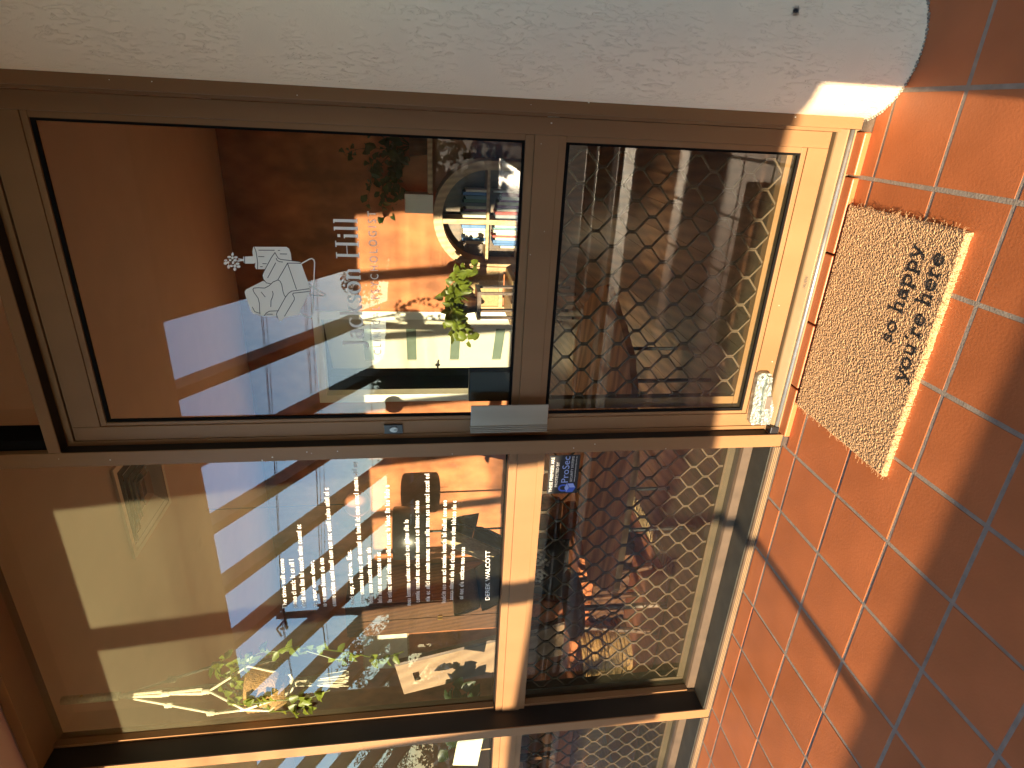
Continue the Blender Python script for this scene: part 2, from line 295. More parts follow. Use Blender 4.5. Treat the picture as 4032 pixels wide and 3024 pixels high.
# a small drawn letter set (serif and typewriter lettering)
def ell(cx, cy, rx, ry, a0, a1, n=16): return [(cx + rx * math.cos(math.radians(a0 + (a1 - a0) * i / n)), cy + ry * math.sin(math.radians(a0 + (a1 - a0) * i / n))) for i in range(n + 1)]
def sf(x, z, w=.10): return ('s', [(x - w, z), (x + w, z)])
GL = {
 'o': (.62, [ell(.3, .3, .25, .30, 0, 360)]), 'c': (.54, [ell(.3, .3, .25, .30, 45, 320)]),
 'a': (.56, [ell(.23, .17, .17, .17, 0, 360), [(.42, .0), (.42, .42)] , ell(.25, .42, .17, .17, 0, 150), sf(.46, 0, .07)]),
 's': (.47, [[(.37, .5), (.3, .585), (.19, .6), (.09, .53), (.09, .42), (.2, .34), (.33, .26), (.39, .15), (.33, .03), (.19, 0), (.06, .09)]]),
 'n': (.62, [[(.13, 0), (.13, .6)], [(.13, .45), (.23, .57), (.36, .59), (.46, .5), (.46, 0)], sf(.13, 0), sf(.46, 0), sf(.08, .6, .06)]),
 'h': (.62, [[(.13, 0), (.13, 1.02)], [(.13, .45), (.23, .57), (.36, .59), (.46, .5), (.46, 0)], sf(.13, 0), sf(.46, 0), sf(.08, 1.02, .06)]),
 'k': (.60, [[(.13, 0), (.13, 1.02)], [(.13, .22), (.42, .58)], [(.24, .36), (.5, 0)], sf(.13, 0), sf(.5, 0), sf(.42, .6), sf(.08, 1.02, .06)]),
 'i': (.30, [[(.14, 0), (.14, .6)], [(.14, .80), (.14, .88)], sf(.14, 0), sf(.09, .6, .06)]), 'l': (.30, [[(.14, 0), (.14, 1.02)], sf(.14, 0), sf(.09, 1.02, .06)]),
 'J': (.46, [[(.28, 1), (.28, .0), (.22, -.18), (.08, -.22), (.0, -.17)], sf(.28, 1, .14)]),
 'H': (.92, [[(.18, 0), (.18, 1)], [(.72, 0), (.72, 1)], [(.18, .52), (.72, .52)], sf(.18, 0, .14), sf(.72, 0, .14), sf(.18, 1, .14), sf(.72, 1, .14)]),
 'p': (.64, [[(.13, -.3), (.13, .6)], ell(.33, .3, .22, .29, 150, -150), sf(.13, -.3), sf(.08, .6, .06)]),
 'y': (.60, [[(.08, .6), (.31, .02)], [(.54, .6), (.26, -.18), (.15, -.28), (.05, -.25)], sf(.08, .6), sf(.54, .6)]),
 'u': (.64, [[(.13, .6), (.13, .16), (.2, .03), (.33, .03), (.47, .16)], [(.47, .6), (.47, 0)], sf(.08, .6, .06), sf(.42, .6, .06), sf(.52, 0, .06)]),
 'e': (.58, [[(.06, .32), (.53, .32)] + ell(.3, .3, .24, .30, 5, 315)]), 'r': (.48, [[(.13, 0), (.13, .6)], [(.13, .38), (.22, .54), (.33, .58), (.42, .53)], sf(.13, 0, .12), sf(.08, .6, .06)]),
 "'": (.22, [[(.1, .95), (.08, .75)]]), ' ': (.30, [])}
def letters(txt, thick, thin, serif, track=0.0):
    # polygons in cap-height units
    out = []; x = 0
    for ch in txt:
        adv, st = GL[ch]
        for q in st:
            w2 = None
            if isinstance(q, tuple): q, w2 = q[1], serif
            for (ax, ay), (bx, by) in zip(q, q[1:]):
                dx, dy = bx - ax, by - ay; ln = math.hypot(dx, dy)
                if ln < 1e-6: continue
                w = (w2 if w2 else thin + (thick - thin) * abs(dy / ln)) / 2
                ux, uy = dx / ln, dy / ln; e = w * .35; nx, ny = -uy * w, ux * w
                out.append([(x + ax - ux * e + nx, ay - uy * e + ny), (x + ax - ux * e - nx, ay - uy * e - ny), (x + bx + ux * e - nx, by + uy * e - ny), (x + bx + ux * e + nx, by + uy * e + ny)])
        x += adv + track
    return out, x - track
def stroke2d(mb, pts, w, y0):
    for (ax, az), (bx, bz) in zip(pts, pts[1:]):
        dx, dz = bx - ax, bz - az; ln = math.hypot(dx, dz)
        if ln < 1e-7: continue
        ux, uz = dx / ln, dz / ln; e = w * .3; nx, nz = -uz * w / 2, ux * w / 2; mb.k = getattr(mb, 'k', 0) + 1; y = y0 - (mb.k % 7) * .00005
        mb.quad((ax - ux * e + nx, y, az - uz * e + nz), (ax - ux * e - nx, y, az - uz * e - nz), (bx + ux * e - nx, y, bz + uz * e - nz), (bx + ux * e + nx, y, bz + uz * e + nz))
LOGO_POLY={'table':[(-0.2360,1.5999),(-0.2347,1.5176),(-0.2395,1.5112),(-0.2530,1.5082),(-0.2708,1.5081),(-0.2697,1.5358),(-0.2650,1.5430),(-0.2530,1.5478),(-0.2668,1.5585),(-0.2944,1.5769),(-0.2947,1.5962),(-0.2948,1.6000),(-0.2886,1.6024),(-0.2789,1.5997),(-0.2708,1.6021),(-0.2612,1.6037),(-0.2485,1.6036)],'vase':[(-0.2617,1.6280),(-0.2619,1.6242),(-0.2609,1.6021),(-0.2643,1.5980),(-0.2708,1.5977),(-0.2773,1.5995),(-0.2801,1.6029),(-0.2805,1.6265),(-0.2786,1.6286),(-0.2697,1.6290)],'chair':[(-0.3258,1.5859),(-0.3335,1.5728),(-0.3334,1.5673),(-0.3215,1.5474),(-0.2775,1.5188),(-0.2785,1.4839),(-0.3431,1.4675),(-0.3474,1.4679),(-0.3567,1.4703),(-0.4138,1.5010),(-0.4209,1.5064),(-0.4259,1.5375),(-0.4390,1.5532),(-0.4334,1.5575),(-0.4246,1.5606),(-0.4239,1.5900),(-0.4248,1.5996),(-0.4213,1.6040),(-0.4171,1.6208),(-0.4111,1.6264),(-0.3634,1.6362),(-0.3559,1.6360),(-0.3500,1.6314)],'arm':[(-0.2498,1.5475),(-0.2641,1.5413),(-0.2677,1.5356),(-0.2729,1.4873),(-0.2769,1.4845),(-0.2772,1.5188),(-0.3215,1.5474),(-0.3334,1.5673),(-0.3310,1.5780),(-0.3212,1.5846),(-0.3113,1.5861),(-0.3047,1.5835),(-0.2636,1.5582)]}
LOGO_d=[[(-0.2365,1.5974),(-0.2483,1.5945),(-0.2627,1.5940),(-0.2788,1.5939),(-0.2947,1.5962)],[(-0.2445,1.5873),(-0.2439,1.5484)],[(-0.2440,1.5392),(-0.2439,1.5349)],[(-0.2532,1.5351),(-0.2532,1.5182)],[(-0.2613,1.5900),(-0.2612,1.5760)],[(-0.2797,1.5817),(-0.2797,1.5722)],[(-0.2879,1.5885),(-0.2878,1.5831)],[(-0.2619,1.6242),(-0.2796,1.6264)],[(-0.2498,1.5475),(-0.2641,1.5413),(-0.2677,1.5356),(-0.2729,1.4873)],[(-0.2498,1.5475),(-0.2636,1.5582),(-0.3047,1.5835),(-0.3113,1.5861),(-0.3212,1.5846),(-0.3310,1.5780),(-0.3334,1.5673)],[(-0.2772,1.5489),(-0.3174,1.5733)],[(-0.2650,1.5460),(-0.2706,1.5443),(-0.2738,1.5385),(-0.2744,1.5309)],[(-0.2775,1.5188),(-0.3477,1.5028)],[(-0.3215,1.5474),(-0.2772,1.5188),(-0.2769,1.4845)],[(-0.3490,1.6142),(-0.3456,1.6115),(-0.3446,1.5997),(-0.3453,1.5842),(-0.3393,1.5727),(-0.3283,1.5606),(-0.3226,1.5475),(-0.3264,1.5424),(-0.3356,1.5394),(-0.3540,1.5382),(-0.3642,1.5361),(-0.3692,1.5334)],[(-0.3490,1.6142),(-0.3565,1.6128),(-0.3733,1.6039),(-0.3869,1.6023),(-0.4058,1.6040),(-0.4179,1.6043)],[(-0.4221,1.5937),(-0.4143,1.5873),(-0.4094,1.5788),(-0.4081,1.5556)],[(-0.3457,1.4693),(-0.3530,1.5160),(-0.3590,1.5245),(-0.3701,1.5335),(-0.4142,1.5603),(-0.4194,1.5616),(-0.4299,1.5595)],[(-0.3533,1.4692),(-0.3585,1.5118),(-0.3614,1.5141),(-0.3707,1.5105),(-0.3767,1.5111),(-0.4237,1.5413)],[(-0.3563,1.5941),(-0.3697,1.5854)],[(-0.3535,1.5651),(-0.3611,1.5641),(-0.3695,1.5666),(-0.3798,1.5716),(-0.3970,1.5740)],[(-0.3981,1.6217),(-0.4110,1.6170),(-0.4153,1.6056)],[(-0.4178,1.5877),(-0.4180,1.5718)]]
LOGO_w=[[(-0.2785,1.4847),(-0.2659,1.4625),(-0.2642,1.4561),(-0.2682,1.4510),(-0.2747,1.4500),(-0.3295,1.4561),(-0.3806,1.4619),(-0.4225,1.4694),(-0.4269,1.4722),(-0.4269,1.4779),(-0.4147,1.5002)],[(-0.3347,1.4708),(-0.3623,1.4291),(-0.3663,1.4326),(-0.3632,1.4724)],[(-0.2686,1.6402),(-0.2705,1.6291)],[(-0.2740,1.6432),(-0.2717,1.6292)]]
LOGO_PET=[[(-0.2565,1.6504),(-0.2592,1.6514),(-0.2608,1.6532),(-0.2609,1.6553),(-0.2593,1.6567),(-0.2567,1.6570),(-0.2540,1.6560),(-0.2524,1.6541),(-0.2523,1.6521),(-0.2539,1.6507)],[(-0.2639,1.6581),(-0.2657,1.6592),(-0.2670,1.6616),(-0.2670,1.6644),(-0.2659,1.6665),(-0.2640,1.6672),(-0.2621,1.6660),(-0.2609,1.6636),(-0.2609,1.6608),(-0.2620,1.6587)],[(-0.2643,1.6416),(-0.2662,1.6428),(-0.2675,1.6453),(-0.2675,1.6483),(-0.2664,1.6506),(-0.2645,1.6513),(-0.2626,1.6501),(-0.2614,1.6475),(-0.2614,1.6445),(-0.2625,1.6423)],[(-0.2728,1.6684),(-0.2749,1.6694),(-0.2762,1.6716),(-0.2763,1.6741),(-0.2750,1.6760),(-0.2730,1.6765),(-0.2709,1.6754),(-0.2696,1.6732),(-0.2695,1.6707),(-0.2708,1.6689)],[(-0.2719,1.6447),(-0.2740,1.6458),(-0.2753,1.6483),(-0.2754,1.6511),(-0.2741,1.6532),(-0.2721,1.6538),(-0.2700,1.6526),(-0.2687,1.6502),(-0.2686,1.6474),(-0.2699,1.6453)],[(-0.2656,1.6516),(-0.2677,1.6525),(-0.2690,1.6543),(-0.2691,1.6564),(-0.2678,1.6579),(-0.2658,1.6582),(-0.2637,1.6573),(-0.2624,1.6555),(-0.2623,1.6534),(-0.2636,1.6519)],[(-0.2718,1.6584),(-0.2737,1.6593),(-0.2749,1.6611),(-0.2750,1.6632),(-0.2738,1.6647),(-0.2720,1.6651),(-0.2701,1.6642),(-0.2689,1.6624),(-0.2688,1.6603),(-0.2700,1.6588)],[(-0.2804,1.6697),(-0.2827,1.6709),(-0.2841,1.6733),(-0.2842,1.6761),(-0.2828,1.6782),(-0.2805,1.6787),(-0.2783,1.6776),(-0.2768,1.6751),(-0.2768,1.6723),(-0.2781,1.6702)],[(-0.2784,1.6641),(-0.2803,1.6650),(-0.2815,1.6666),(-0.2815,1.6685),(-0.2803,1.6699),(-0.2785,1.6702),(-0.2766,1.6693),(-0.2754,1.6677),(-0.2753,1.6658),(-0.2765,1.6645)],[(-0.2781,1.6517),(-0.2805,1.6527),(-0.2820,1.6545),(-0.2821,1.6566),(-0.2806,1.6581),(-0.2783,1.6584),(-0.2759,1.6574),(-0.2744,1.6556),(-0.2744,1.6535),(-0.2758,1.6520)],[(-0.2812,1.6395),(-0.2831,1.6407),(-0.2843,1.6433),(-0.2843,1.6463),(-0.2832,1.6486),(-0.2813,1.6493),(-0.2794,1.6481),(-0.2782,1.6455),(-0.2781,1.6425),(-0.2793,1.6402)],[(-0.2871,1.6565),(-0.2890,1.6576),(-0.2902,1.6599),(-0.2903,1.6625),(-0.2891,1.6645),(-0.2872,1.6650),(-0.2853,1.6640),(-0.2841,1.6617),(-0.2841,1.6591),(-0.2852,1.6571)],[(-0.2888,1.6648),(-0.2922,1.6658),(-0.2943,1.6676),(-0.2943,1.6695),(-0.2923,1.6707),(-0.2889,1.6709),(-0.2856,1.6698),(-0.2835,1.6680),(-0.2835,1.6662),(-0.2855,1.6649)],[(-0.2865,1.6478),(-0.2889,1.6488),(-0.2904,1.6509),(-0.2904,1.6533),(-0.2890,1.6550),(-0.2866,1.6554),(-0.2842,1.6544),(-0.2827,1.6523),(-0.2827,1.6499),(-0.2841,1.6482)],[(-0.2884,1.6379),(-0.2905,1.6391),(-0.2919,1.6417),(-0.2919,1.6447),(-0.2906,1.6470),(-0.2886,1.6476),(-0.2864,1.6464),(-0.2851,1.6438),(-0.2851,1.6408),(-0.2863,1.6385)],[(-0.2955,1.6491),(-0.2984,1.6503),(-0.3002,1.6525),(-0.3003,1.6549),(-0.2985,1.6567),(-0.2957,1.6571),(-0.2928,1.6559),(-0.2910,1.6537),(-0.2910,1.6513),(-0.2927,1.6495)]]
POEM=[(-1.531,1.657,-1.308,1.646),(-1.531,1.622,-1.308,1.614),(-1.531,1.593,-1.169,1.577),(-1.532,1.554,-1.322,1.548),(-1.532,1.521,-1.308,1.515),(-1.533,1.488,-1.025,1.478),(-1.533,1.425,-1.286,1.422),(-1.533,1.389,-0.931,1.383),(-1.531,1.359,-1.274,1.355),(-1.531,1.327,-1.299,1.323),(-1.531,1.292,-1.025,1.284),(-1.553,1.224,-1.168,1.225),(-1.540,1.192,-1.093,1.188),(-1.538,1.155,-0.984,1.153),(-1.551,1.097,-1.089,1.095),(-1.539,1.070,-1.093,1.062),(-1.537,1.033,-1.289,1.030),(-1.550,0.934,-1.319,0.940)]
# ================================================================== SETTING: ground, porch floor, ceiling, pier, building shell
PY, DY, GY, SG = .080, .120, .135, .200        # post faces, door face, door glass, fixed glass (distance into the facade)
X_JAMB, X_P1, X_P2 = .150, (-.850, -.805), (-2.155, -2.108)
Z_TOP = 2.570
def structure(o): o['kind'] = 'structure'; return o
g = MB(); g.quad((-150, -300, -.12), (150, -300, -.12), (150, 60, -.12), (-150, 60, -.12))
structure(g.build('ground', 'ground'))
# porch floor: grout bed with each tile laid on it
T = .21; GR = .0092
bed = MB(); bed.box(-7.2, 2.4, -1.62, .30, -.11, -.0009); floor = structure(bed.build('porch_floor', 'grout'))
def tile_mesh(name, w, d):
    bm = bmesh.new(); bmesh.ops.create_cube(bm, size=1)
    for v in bm.verts: v.co = (v.co.x * w, v.co.y * d, -.006 + v.co.z * .012)
    bmesh.ops.bevel(bm, geom=[e for e in bm.edges if all(v.co.z > -.001 for v in e.verts)], offset=.0010, segments=2, affect='EDGES')
    me = bpy.data.meshes.new(name); bm.to_mesh(me); bm.free(); me.materials.append(MT['tile']); return me
TM = tile_mesh('tile', T - GR, T - GR); TS = tile_mesh('tile_cut', T - GR, .053 - GR / 2 - .0005)
TS2 = tile_mesh('tile_cut_wide', T - GR, .076 - GR / 2 - .0005)
for c in range(-2, 18):
    for r in range(-1, 8):
        if r == -1:
            if c < 4: me, y = TS, (.053 + GR / 2 - .0005) / 2
            else: me, y = TS2, (.076 + GR / 2 - .0005) / 2
            if c < -1: continue
        else: me, y = TM, -T * (r + .5)
        o = bpy.data.objects.new('tile', me); COL.objects.link(o); o.parent = floor
        o.location = (-T * (c + .5) + random.uniform(-.0006, .0006), y, random.uniform(-.0005, .0005))
        o.rotation_euler = (random.uniform(-.003, .003), random.uniform(-.003, .003), random.uniform(-.004, .004))
far = MB()
for c in list(range(18, 34)) + list(range(-11, -2)):
    for r in range(-1, 8):
        if r == -1 and c < 0: continue
        x = -T * (c + .5); y0, y1 = (GR / 2, .076) if r == -1 else (-T * (r + 1) + GR / 2, -T * r - GR / 2)
        far.box(x - (T - GR) / 2, x + (T - GR) / 2, y0, y1, -.012, 0)
tag(far.build('tile', 'tile', floor), kind='stuff')
# raised tile strip in front of the door: top and rounded lit edge
for i in range(5):
    xa = .113 - i * T if i == 0 else -T * (i - 0) + .105; 
edges = [.114, 0, -.21, -.42, -.63, -.802]
for a, b in zip(edges, edges[1:]):
    m = MB(); m.box(b + .003, a - .003, .054, .096, -.004, .0175, bev=.0035); m.build('step_tile', 'tile', floor)
kerb = MB(); kerb.box(-7.2, 2.4, -1.83, -1.623, -.12, .002, bev=.006); structure(kerb.build('kerb', 'concrete'))
deckpatch = MB(); deckpatch.box(-7.2, 2.4, -2.2, -1.834, -.12, -.02); structure(deckpatch.build('path', 'ground'))
# porch ceiling
pc = MB(); pc.box(-7.4, 3.2, -1.60, .225, 2.575, 2.64); ceil_o = structure(pc.build('porch_ceiling', 'soffit'))
rf = MB(); rf.box(-7.4, 3.2, -1.60, 6.4, 2.86, 3.3); rf.box(-7.4, 3.2, -1.62, -1.604, 2.60, 3.42); structure(rf.build('roof', 'roof'))
for k, x in enumerate((-.95, -2.45)):
    o = empty('ceiling_downlight', ('round recessed downlight in the porch ceiling, nearer the white pier', 'round recessed downlight in the porch ceiling, over the fixed windows')[k], 'downlight', 'downlights in the porch ceiling')
    part('trim_ring', 'white', o, lambda m: m.lathe([(.040, 2.574), (.040, 2.566), (.054, 2.568), (.054, 2.574)], x, -1.36, 28), True)
    part('lens', 'linen', o, lambda m: m.lathe([(.0, 2.5725), (.040, 2.5725)], x, -1.36, 28))
# white rendered round pier
pr = MB(); cx, cy, rad = .305, .124, .165; n = 72; prof = [(rad + .004, -.006), (rad + .001, .012)] + [(rad, .02 + i * .1) for i in range(26)]
pr.lathe(prof, cx, cy, n); pier = pr.build('rendered_pier', 'render', None, True)
tag(pier, 'round white rendered pier right of the door', 'pier')
cr = MB()
for i in range(60):
    a = math.pi * (1.02 + i / 60 * .95); rr_ = rad + .004
    cr.ball((cx + rr_ * math.cos(a), cy + rr_ * math.sin(a), .0015), random.uniform(.002, .0045), sub=1)
tag(cr.build('mortar_crumb', 'grout', pier), kind='stuff')
sw = MB(); sw.box(.40, 3.2, .05, .24, 0, 2.86); sw.box(.155, .40, .20, .24, 0, 2.57); sw.box(-7.4, -6.02, .06, .24, 0, 2.86); sw.box(-6.02, .40, .10, .24, 2.642, 2.86)
structure(sw.build('outer_wall', 'render'))
# little spider on the pier
sp = empty('spider', 'tiny dark spider on the white pier', 'spider')
sx, sy, sz = .352, -.0345, .336
part('body', 'black', sp, lambda m: (m.ball((sx, sy - .004, sz), .0042, sub=2, sc=(1, .8, 1.3)), m.ball((sx, sy - .004, sz - .006), .0028, sub=2)), True)
for i in range(8):
    s_ = -1 if i % 2 else 1; a = (-.9 + .6 * (i // 2)); L_ = .011
    p0 = Vector((sx, sy - .003, sz - .003)); p1 = p0 + Vector((s_ * L_ * .5 * math.cos(a), -.005, L_ * .5 * math.sin(a))); p2 = p0 + Vector((s_ * L_ * math.cos(a), .002, L_ * math.sin(a) * 1.1))
    part('leg', 'black', sp, lambda m: m.tube([p0, p1, p2], [.0009, .0008, .0005], 5))
# ================================================================== SHOPFRONT FRAME
fr = empty('shopfront_frame', 'brown aluminium shopfront frame of posts, head and door jamb', 'frame')
boxpart('jamb', 'bronze', fr, .117, X_JAMB, PY, .23, .012, Z_TOP, bev=.0015)
boxpart('jamb_stop', 'bronze', fr, .1085, .1168, .112, .20, .040, 2.1615)
px = [X_P1, X_P2]; step = 1.305
for i in (1, 2, 3): px.append((X_P2[0] - step * i, X_P2[1] - step * i))
for a, b in px: boxpart('post', 'bronze', fr, a, b, PY, .235, .004, Z_TOP, bev=.0012)
for a, b in px[1:]: boxpart('post_shade', 'near_black', fr, b + .0003, b + .0012, PY + .004, SG - .031, .036, 2.532)  # thin dark skins: shade painted on the posts' side faces
boxpart('post_shade', 'near_black', fr, X_P1[1] + .0002, X_P1[1] + .0004, PY + .003, .1180, .052, 2.161)
boxpart('head_shade', 'near_black', fr, -.8040, .1160, PY + .004, .118, 2.1612, 2.1617)  # dark skin painting the shade under the head
boxpart('door_stop', 'bronze', fr, -.8048, -.7905, .1185, .20, .040, 2.1615)
boxpart('head', 'bronze', fr, -.8045, .1165, PY + .001, .232, 2.162, 2.1935, bev=.001)
boxpart('head_stop', 'bronze', fr, -.7900, .1083, .1186, .2, 2.1435, 2.1615)
def sill(m, x0, x1, prof): m.prism(prof, 'x', x0, x1)
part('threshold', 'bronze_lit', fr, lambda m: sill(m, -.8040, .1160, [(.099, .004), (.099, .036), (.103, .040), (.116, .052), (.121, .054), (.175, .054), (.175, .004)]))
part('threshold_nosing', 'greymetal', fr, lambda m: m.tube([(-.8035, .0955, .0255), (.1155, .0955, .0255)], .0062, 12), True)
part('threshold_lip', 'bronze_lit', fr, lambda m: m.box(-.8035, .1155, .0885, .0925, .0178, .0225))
mk = text_on('maker_mark', '/AUEN/', 'vinylline', fr, -.322, .0416, -.284, .0416, .1045, .006)
if mk:
    for v in mk.data.vertices: v.co.y = .1020 + (v.co.z - .0395) * 1.075 - .0006; 
# bird spots and nicks on the paint
sp_ = MB()
for _ in range(26):
    xx = random.choice([random.uniform(.119, .148), random.uniform(-.848, -.807), random.uniform(-.78, .1)]); zz = random.uniform(.2, 2.4)
    yy = PY - .0006
    if -.79 < xx < .108: zz = random.choice([random.uniform(.07, .12), random.uniform(.82, .875)]); yy = DY - .0006
    sp_.ball((xx, yy, zz), random.uniform(.0008, .0022), sub=1, sc=(1, .35, 1.2))
tag(sp_.build('paint_nick', 'dirt', fr), kind='stuff')
def pane(name, parent, x0, x1, z0, z1, y, matn):
    m = MB(); m.quad((x0, y, z0), (x1, y, z0), (x1, y, z1), (x0, y, z1), m=0)
    t = .006
    m.quad((x0, y + t, z0), (x0, y + t, z1), (x1, y + t, z1), (x1, y + t, z0), m=1)
    m.quad((x0, y, z0), (x0, y, z1), (x0, y + t, z1), (x0, y + t, z0), m=1); m.quad((x1, y, z0), (x1, y + t, z0), (x1, y + t, z1), (x1, y, z1), m=1)
    m.quad((x0, y, z1), (x1, y, z1), (x1, y + t, z1), (x0, y + t, z1), m=1); m.quad((x0, y, z0), (x0, y + t, z0), (x1, y + t, z0), (x1, y, z0), m=1)
    return m.build(name, [matn, 'glassback'], parent)
def grille(parent, x0, x1, z0, z1, y, ph=0.0, pz=0.0):
    # wavy vertical strips riveted together at short upright links
    P, Q = .085, .107; nd = .0108; hw = .0025
    k0 = int(math.floor((x0 - ph) / (P / 2))) ; k1 = int(math.ceil((x1 - ph) / (P / 2)))
    for k in range(k0, k1 + 1):
        # strip k swings between node lines k*P/2 and (k+1)*P/2
        xa, xb = ph + k * P / 2, ph + (k + 1) * P / 2
        if min(xa, xb) < x0 - .001 or max(xa, xb) > x1 + .001: continue
        pts = []; j = int(math.floor((z0 - pz) / (Q / 2))) - 1
        while pz + j * Q / 2 < z1 + Q:
            onb = (j + k) % 2 == 0; x = xb - .0026 if onb else xa + .0026; z = pz + j * Q / 2
            pts += [(x, z - nd), (x, z + nd)]; j += 1
        # clip to the opening
        cl = []
        for (ax, az), (bx, bz) in zip(pts, pts[1:]):
            if bz < z0 or az > z1: continue
            def at(z): return (ax + (bx - ax) * (z - az) / (bz - az), z)
            p = at(z0) if az < z0 else (ax, az); q = at(z1) if bz > z1 else (bx, bz)
            if not cl: cl.append(p)
            cl.append(q)
        if len(cl) < 2: continue
        m = MB(); b0 = len(m.v)
        for i, (x, z) in enumerate(cl):
            pa = cl[max(0, i - 1)]; pb = cl[min(len(cl) - 1, i + 1)]; dx, dz = pb[0] - pa[0], pb[1] - pa[1]; ln = math.hypot(dx, dz); nx, nz = dz / ln * hw, -dx / ln * hw
            m.v += [(x - nx, y, z - nz), (x + nx, y, z + nz), (x + nx, y + .007, z + nz), (x - nx, y + .007, z - nz)]
        for i in range(len(cl) - 1):
            for q in range(4): m.f.append((i * 4 + q, i * 4 + (q + 1) % 4, i * 4 + 4 + (q + 1) % 4, i * 4 + 4 + q)); m.mi.append(0)
        m.build('grille_strip', 'mesh', parent)
# ------------------------------------------------------------------ fixed windows left of the door
def fixed_window(x0, x1, label, full=True):
    w = empty('fixed_window', label, 'window', 'fixed windows left of the door')
    part('sill', 'bronze_shaded', w, lambda m: sill(m, x0, x1, [(.0785, .0005), (.0785, .029), (.084, .0305), (.180, .0305), (.182, .066), (.192, .070), (.236, .070), (.236, .0005)]))
    boxpart('sill_top', 'sill_shade', w, x0, x1, .0850, .1795, .0307, .0340)
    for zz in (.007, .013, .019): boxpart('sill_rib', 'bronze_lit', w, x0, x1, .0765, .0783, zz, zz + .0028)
    boxpart('top_rail', 'bronze', w, x0, x1, PY + .004, .234, 2.533, 2.5695)
    boxpart('mid_rail', 'bronze', w, x0, x1, SG - .045, SG + .035, .800, .868, bev=.001)
    boxpart('upper_bead', 'bronze', w, x0, x1, SG - .0405, SG - .003, .8688, .8955)
    boxpart('lower_bead', 'bronze', w, x0, x1, SG - .0405, SG - .003, .7770, .7993)
    boxpart('gasket', 'gasket', w, x0, x1, SG - .010, SG - .002, .8958, .9005)
    for s_, xx in ((1, x0), (-1, x1)):
        boxpart('side_bead', 'bronze', w, xx, xx + s_ * .012, SG - .03, SG - .003, .901, 2.532)
        boxpart('side_bead', 'bronze', w, xx, xx + s_ * .012, SG - .03, SG - .003, .071, .7765)
        boxpart('inner_frame', 'bronze_shaded', w, xx, xx + s_ * .03, SG + .022, SG + .06, .0705, .80)
    boxpart('inner_frame', 'bronze_shaded', w, x0 + .031, x1 - .031, SG + .022, SG + .058, .0705, .100)
    pane('upper_pane', w, x0 + .004, x1 - .004, .890, 2.534, SG, 'glass')
    pane('lower_pane', w, x0 + .004, x1 - .004, .068, .785, SG, 'glass')
    if full: grille(w, x0 + .01, x1 - .01, .095, .80, SG + .030, -.973, .319)
    return w
W1 = fixed_window(X_P2[1] + .0013, X_P1[0] - .0005, 'wide fixed window beside the door with white verse lettering and a hanging plant behind')
W2 = fixed_window(px[2][1] + .0013, px[1][0] - .0005, 'fixed window at the far left, cut by the picture edge')
W3 = fixed_window(px[3][1] + .0013, px[2][0] - .0005, 'third fixed window from the door, out past the picture edge', False)
W4 = fixed_window(px[4][1] + .0013, px[3][0] - .0005, 'fourth fixed window from the door, out past the picture edge', False)
for w_ in (W3, W4):
    for k_ in ('label', 'category', 'group'): del w_[k_]
    w_['kind'] = 'structure'
tw = empty('transom_window', 'narrow window above the door head', 'window')
boxpart('top_rail', 'bronze', tw, -.8045, .1165, PY + .004, .234, 2.533, 2.5695)
boxpart('gasket', 'gasket', tw, -.8045, .1165, .150, .190, 2.1940, 2.1985); pane('pane', tw, -.8045, .1165, 2.197, 2.534, SG, 'glass')
boxpart('side_bead', 'gasket', tw, -.8044, -.775, .10, .195, 2.199, 2.532)
# ------------------------------------------------------------------ the door
dr = empty('glazed_door', 'brown framed glass door with white lettering, pull handle and lower diamond grille', 'door')
boxpart('stile', 'bronze', dr, .0655, .1075, DY, .165, .066, 2.139, bev=.001)
boxpart('stile', 'bronze', dr, -.7890, -.7465, DY, .165, .066, 2.139, bev=.001)
for a, b in ((2.0665, 2.139), (.817, .880), (.066, .1255)): boxpart('rail', 'bronze', dr, -.7460, .0650, DY + .0004, .1645, a, b)
for a, b in ((2.0505, 2.066), (.8805, .9035), (.797, .8165), (.126, .1405)): boxpart('glazing_bead', 'bronze', dr, -.7460, .0650, DY + .004, GY - .001, a, b, bev=.001)
for za, zb in ((.904, 2.050), (.141, .7965)):
    boxpart('glazing_bead', 'bronze', dr, .0505, .0650, DY + .0042, GY - .001, za, zb); boxpart('glazing_bead', 'bronze', dr, -.7460, -.7360, DY + .0042, GY - .001, za, zb)
    m = MB(); q = .0065
    m.box(.0440, .0503, DY + .008, GY - .0008, za, zb); m.box(-.7358, -.7280, DY + .008, GY - .0008, za, zb)
    m.box(-.728, .044, DY + .008, GY - .0008, za, za + q); m.box(-.728, .044, DY + .008, GY - .0008, zb - q * 1.5, zb); m.build('gasket', 'gasket', dr)
    pane('upper_pane' if za > .5 else 'lower_pane', dr, -.742, .062, za - .006, zb + .006, GY, 'glass_door')
grille(dr, -.74, .06, .15, .80, GY + .030, -.0095, .522)
boxpart('inner_frame', 'bronze', dr, -.728, .044, GY + .022, GY + .05, .141, .160)
boxpart('inner_frame', 'bronze', dr, -.735, -.700, GY + .022, GY + .05, .161, .796)
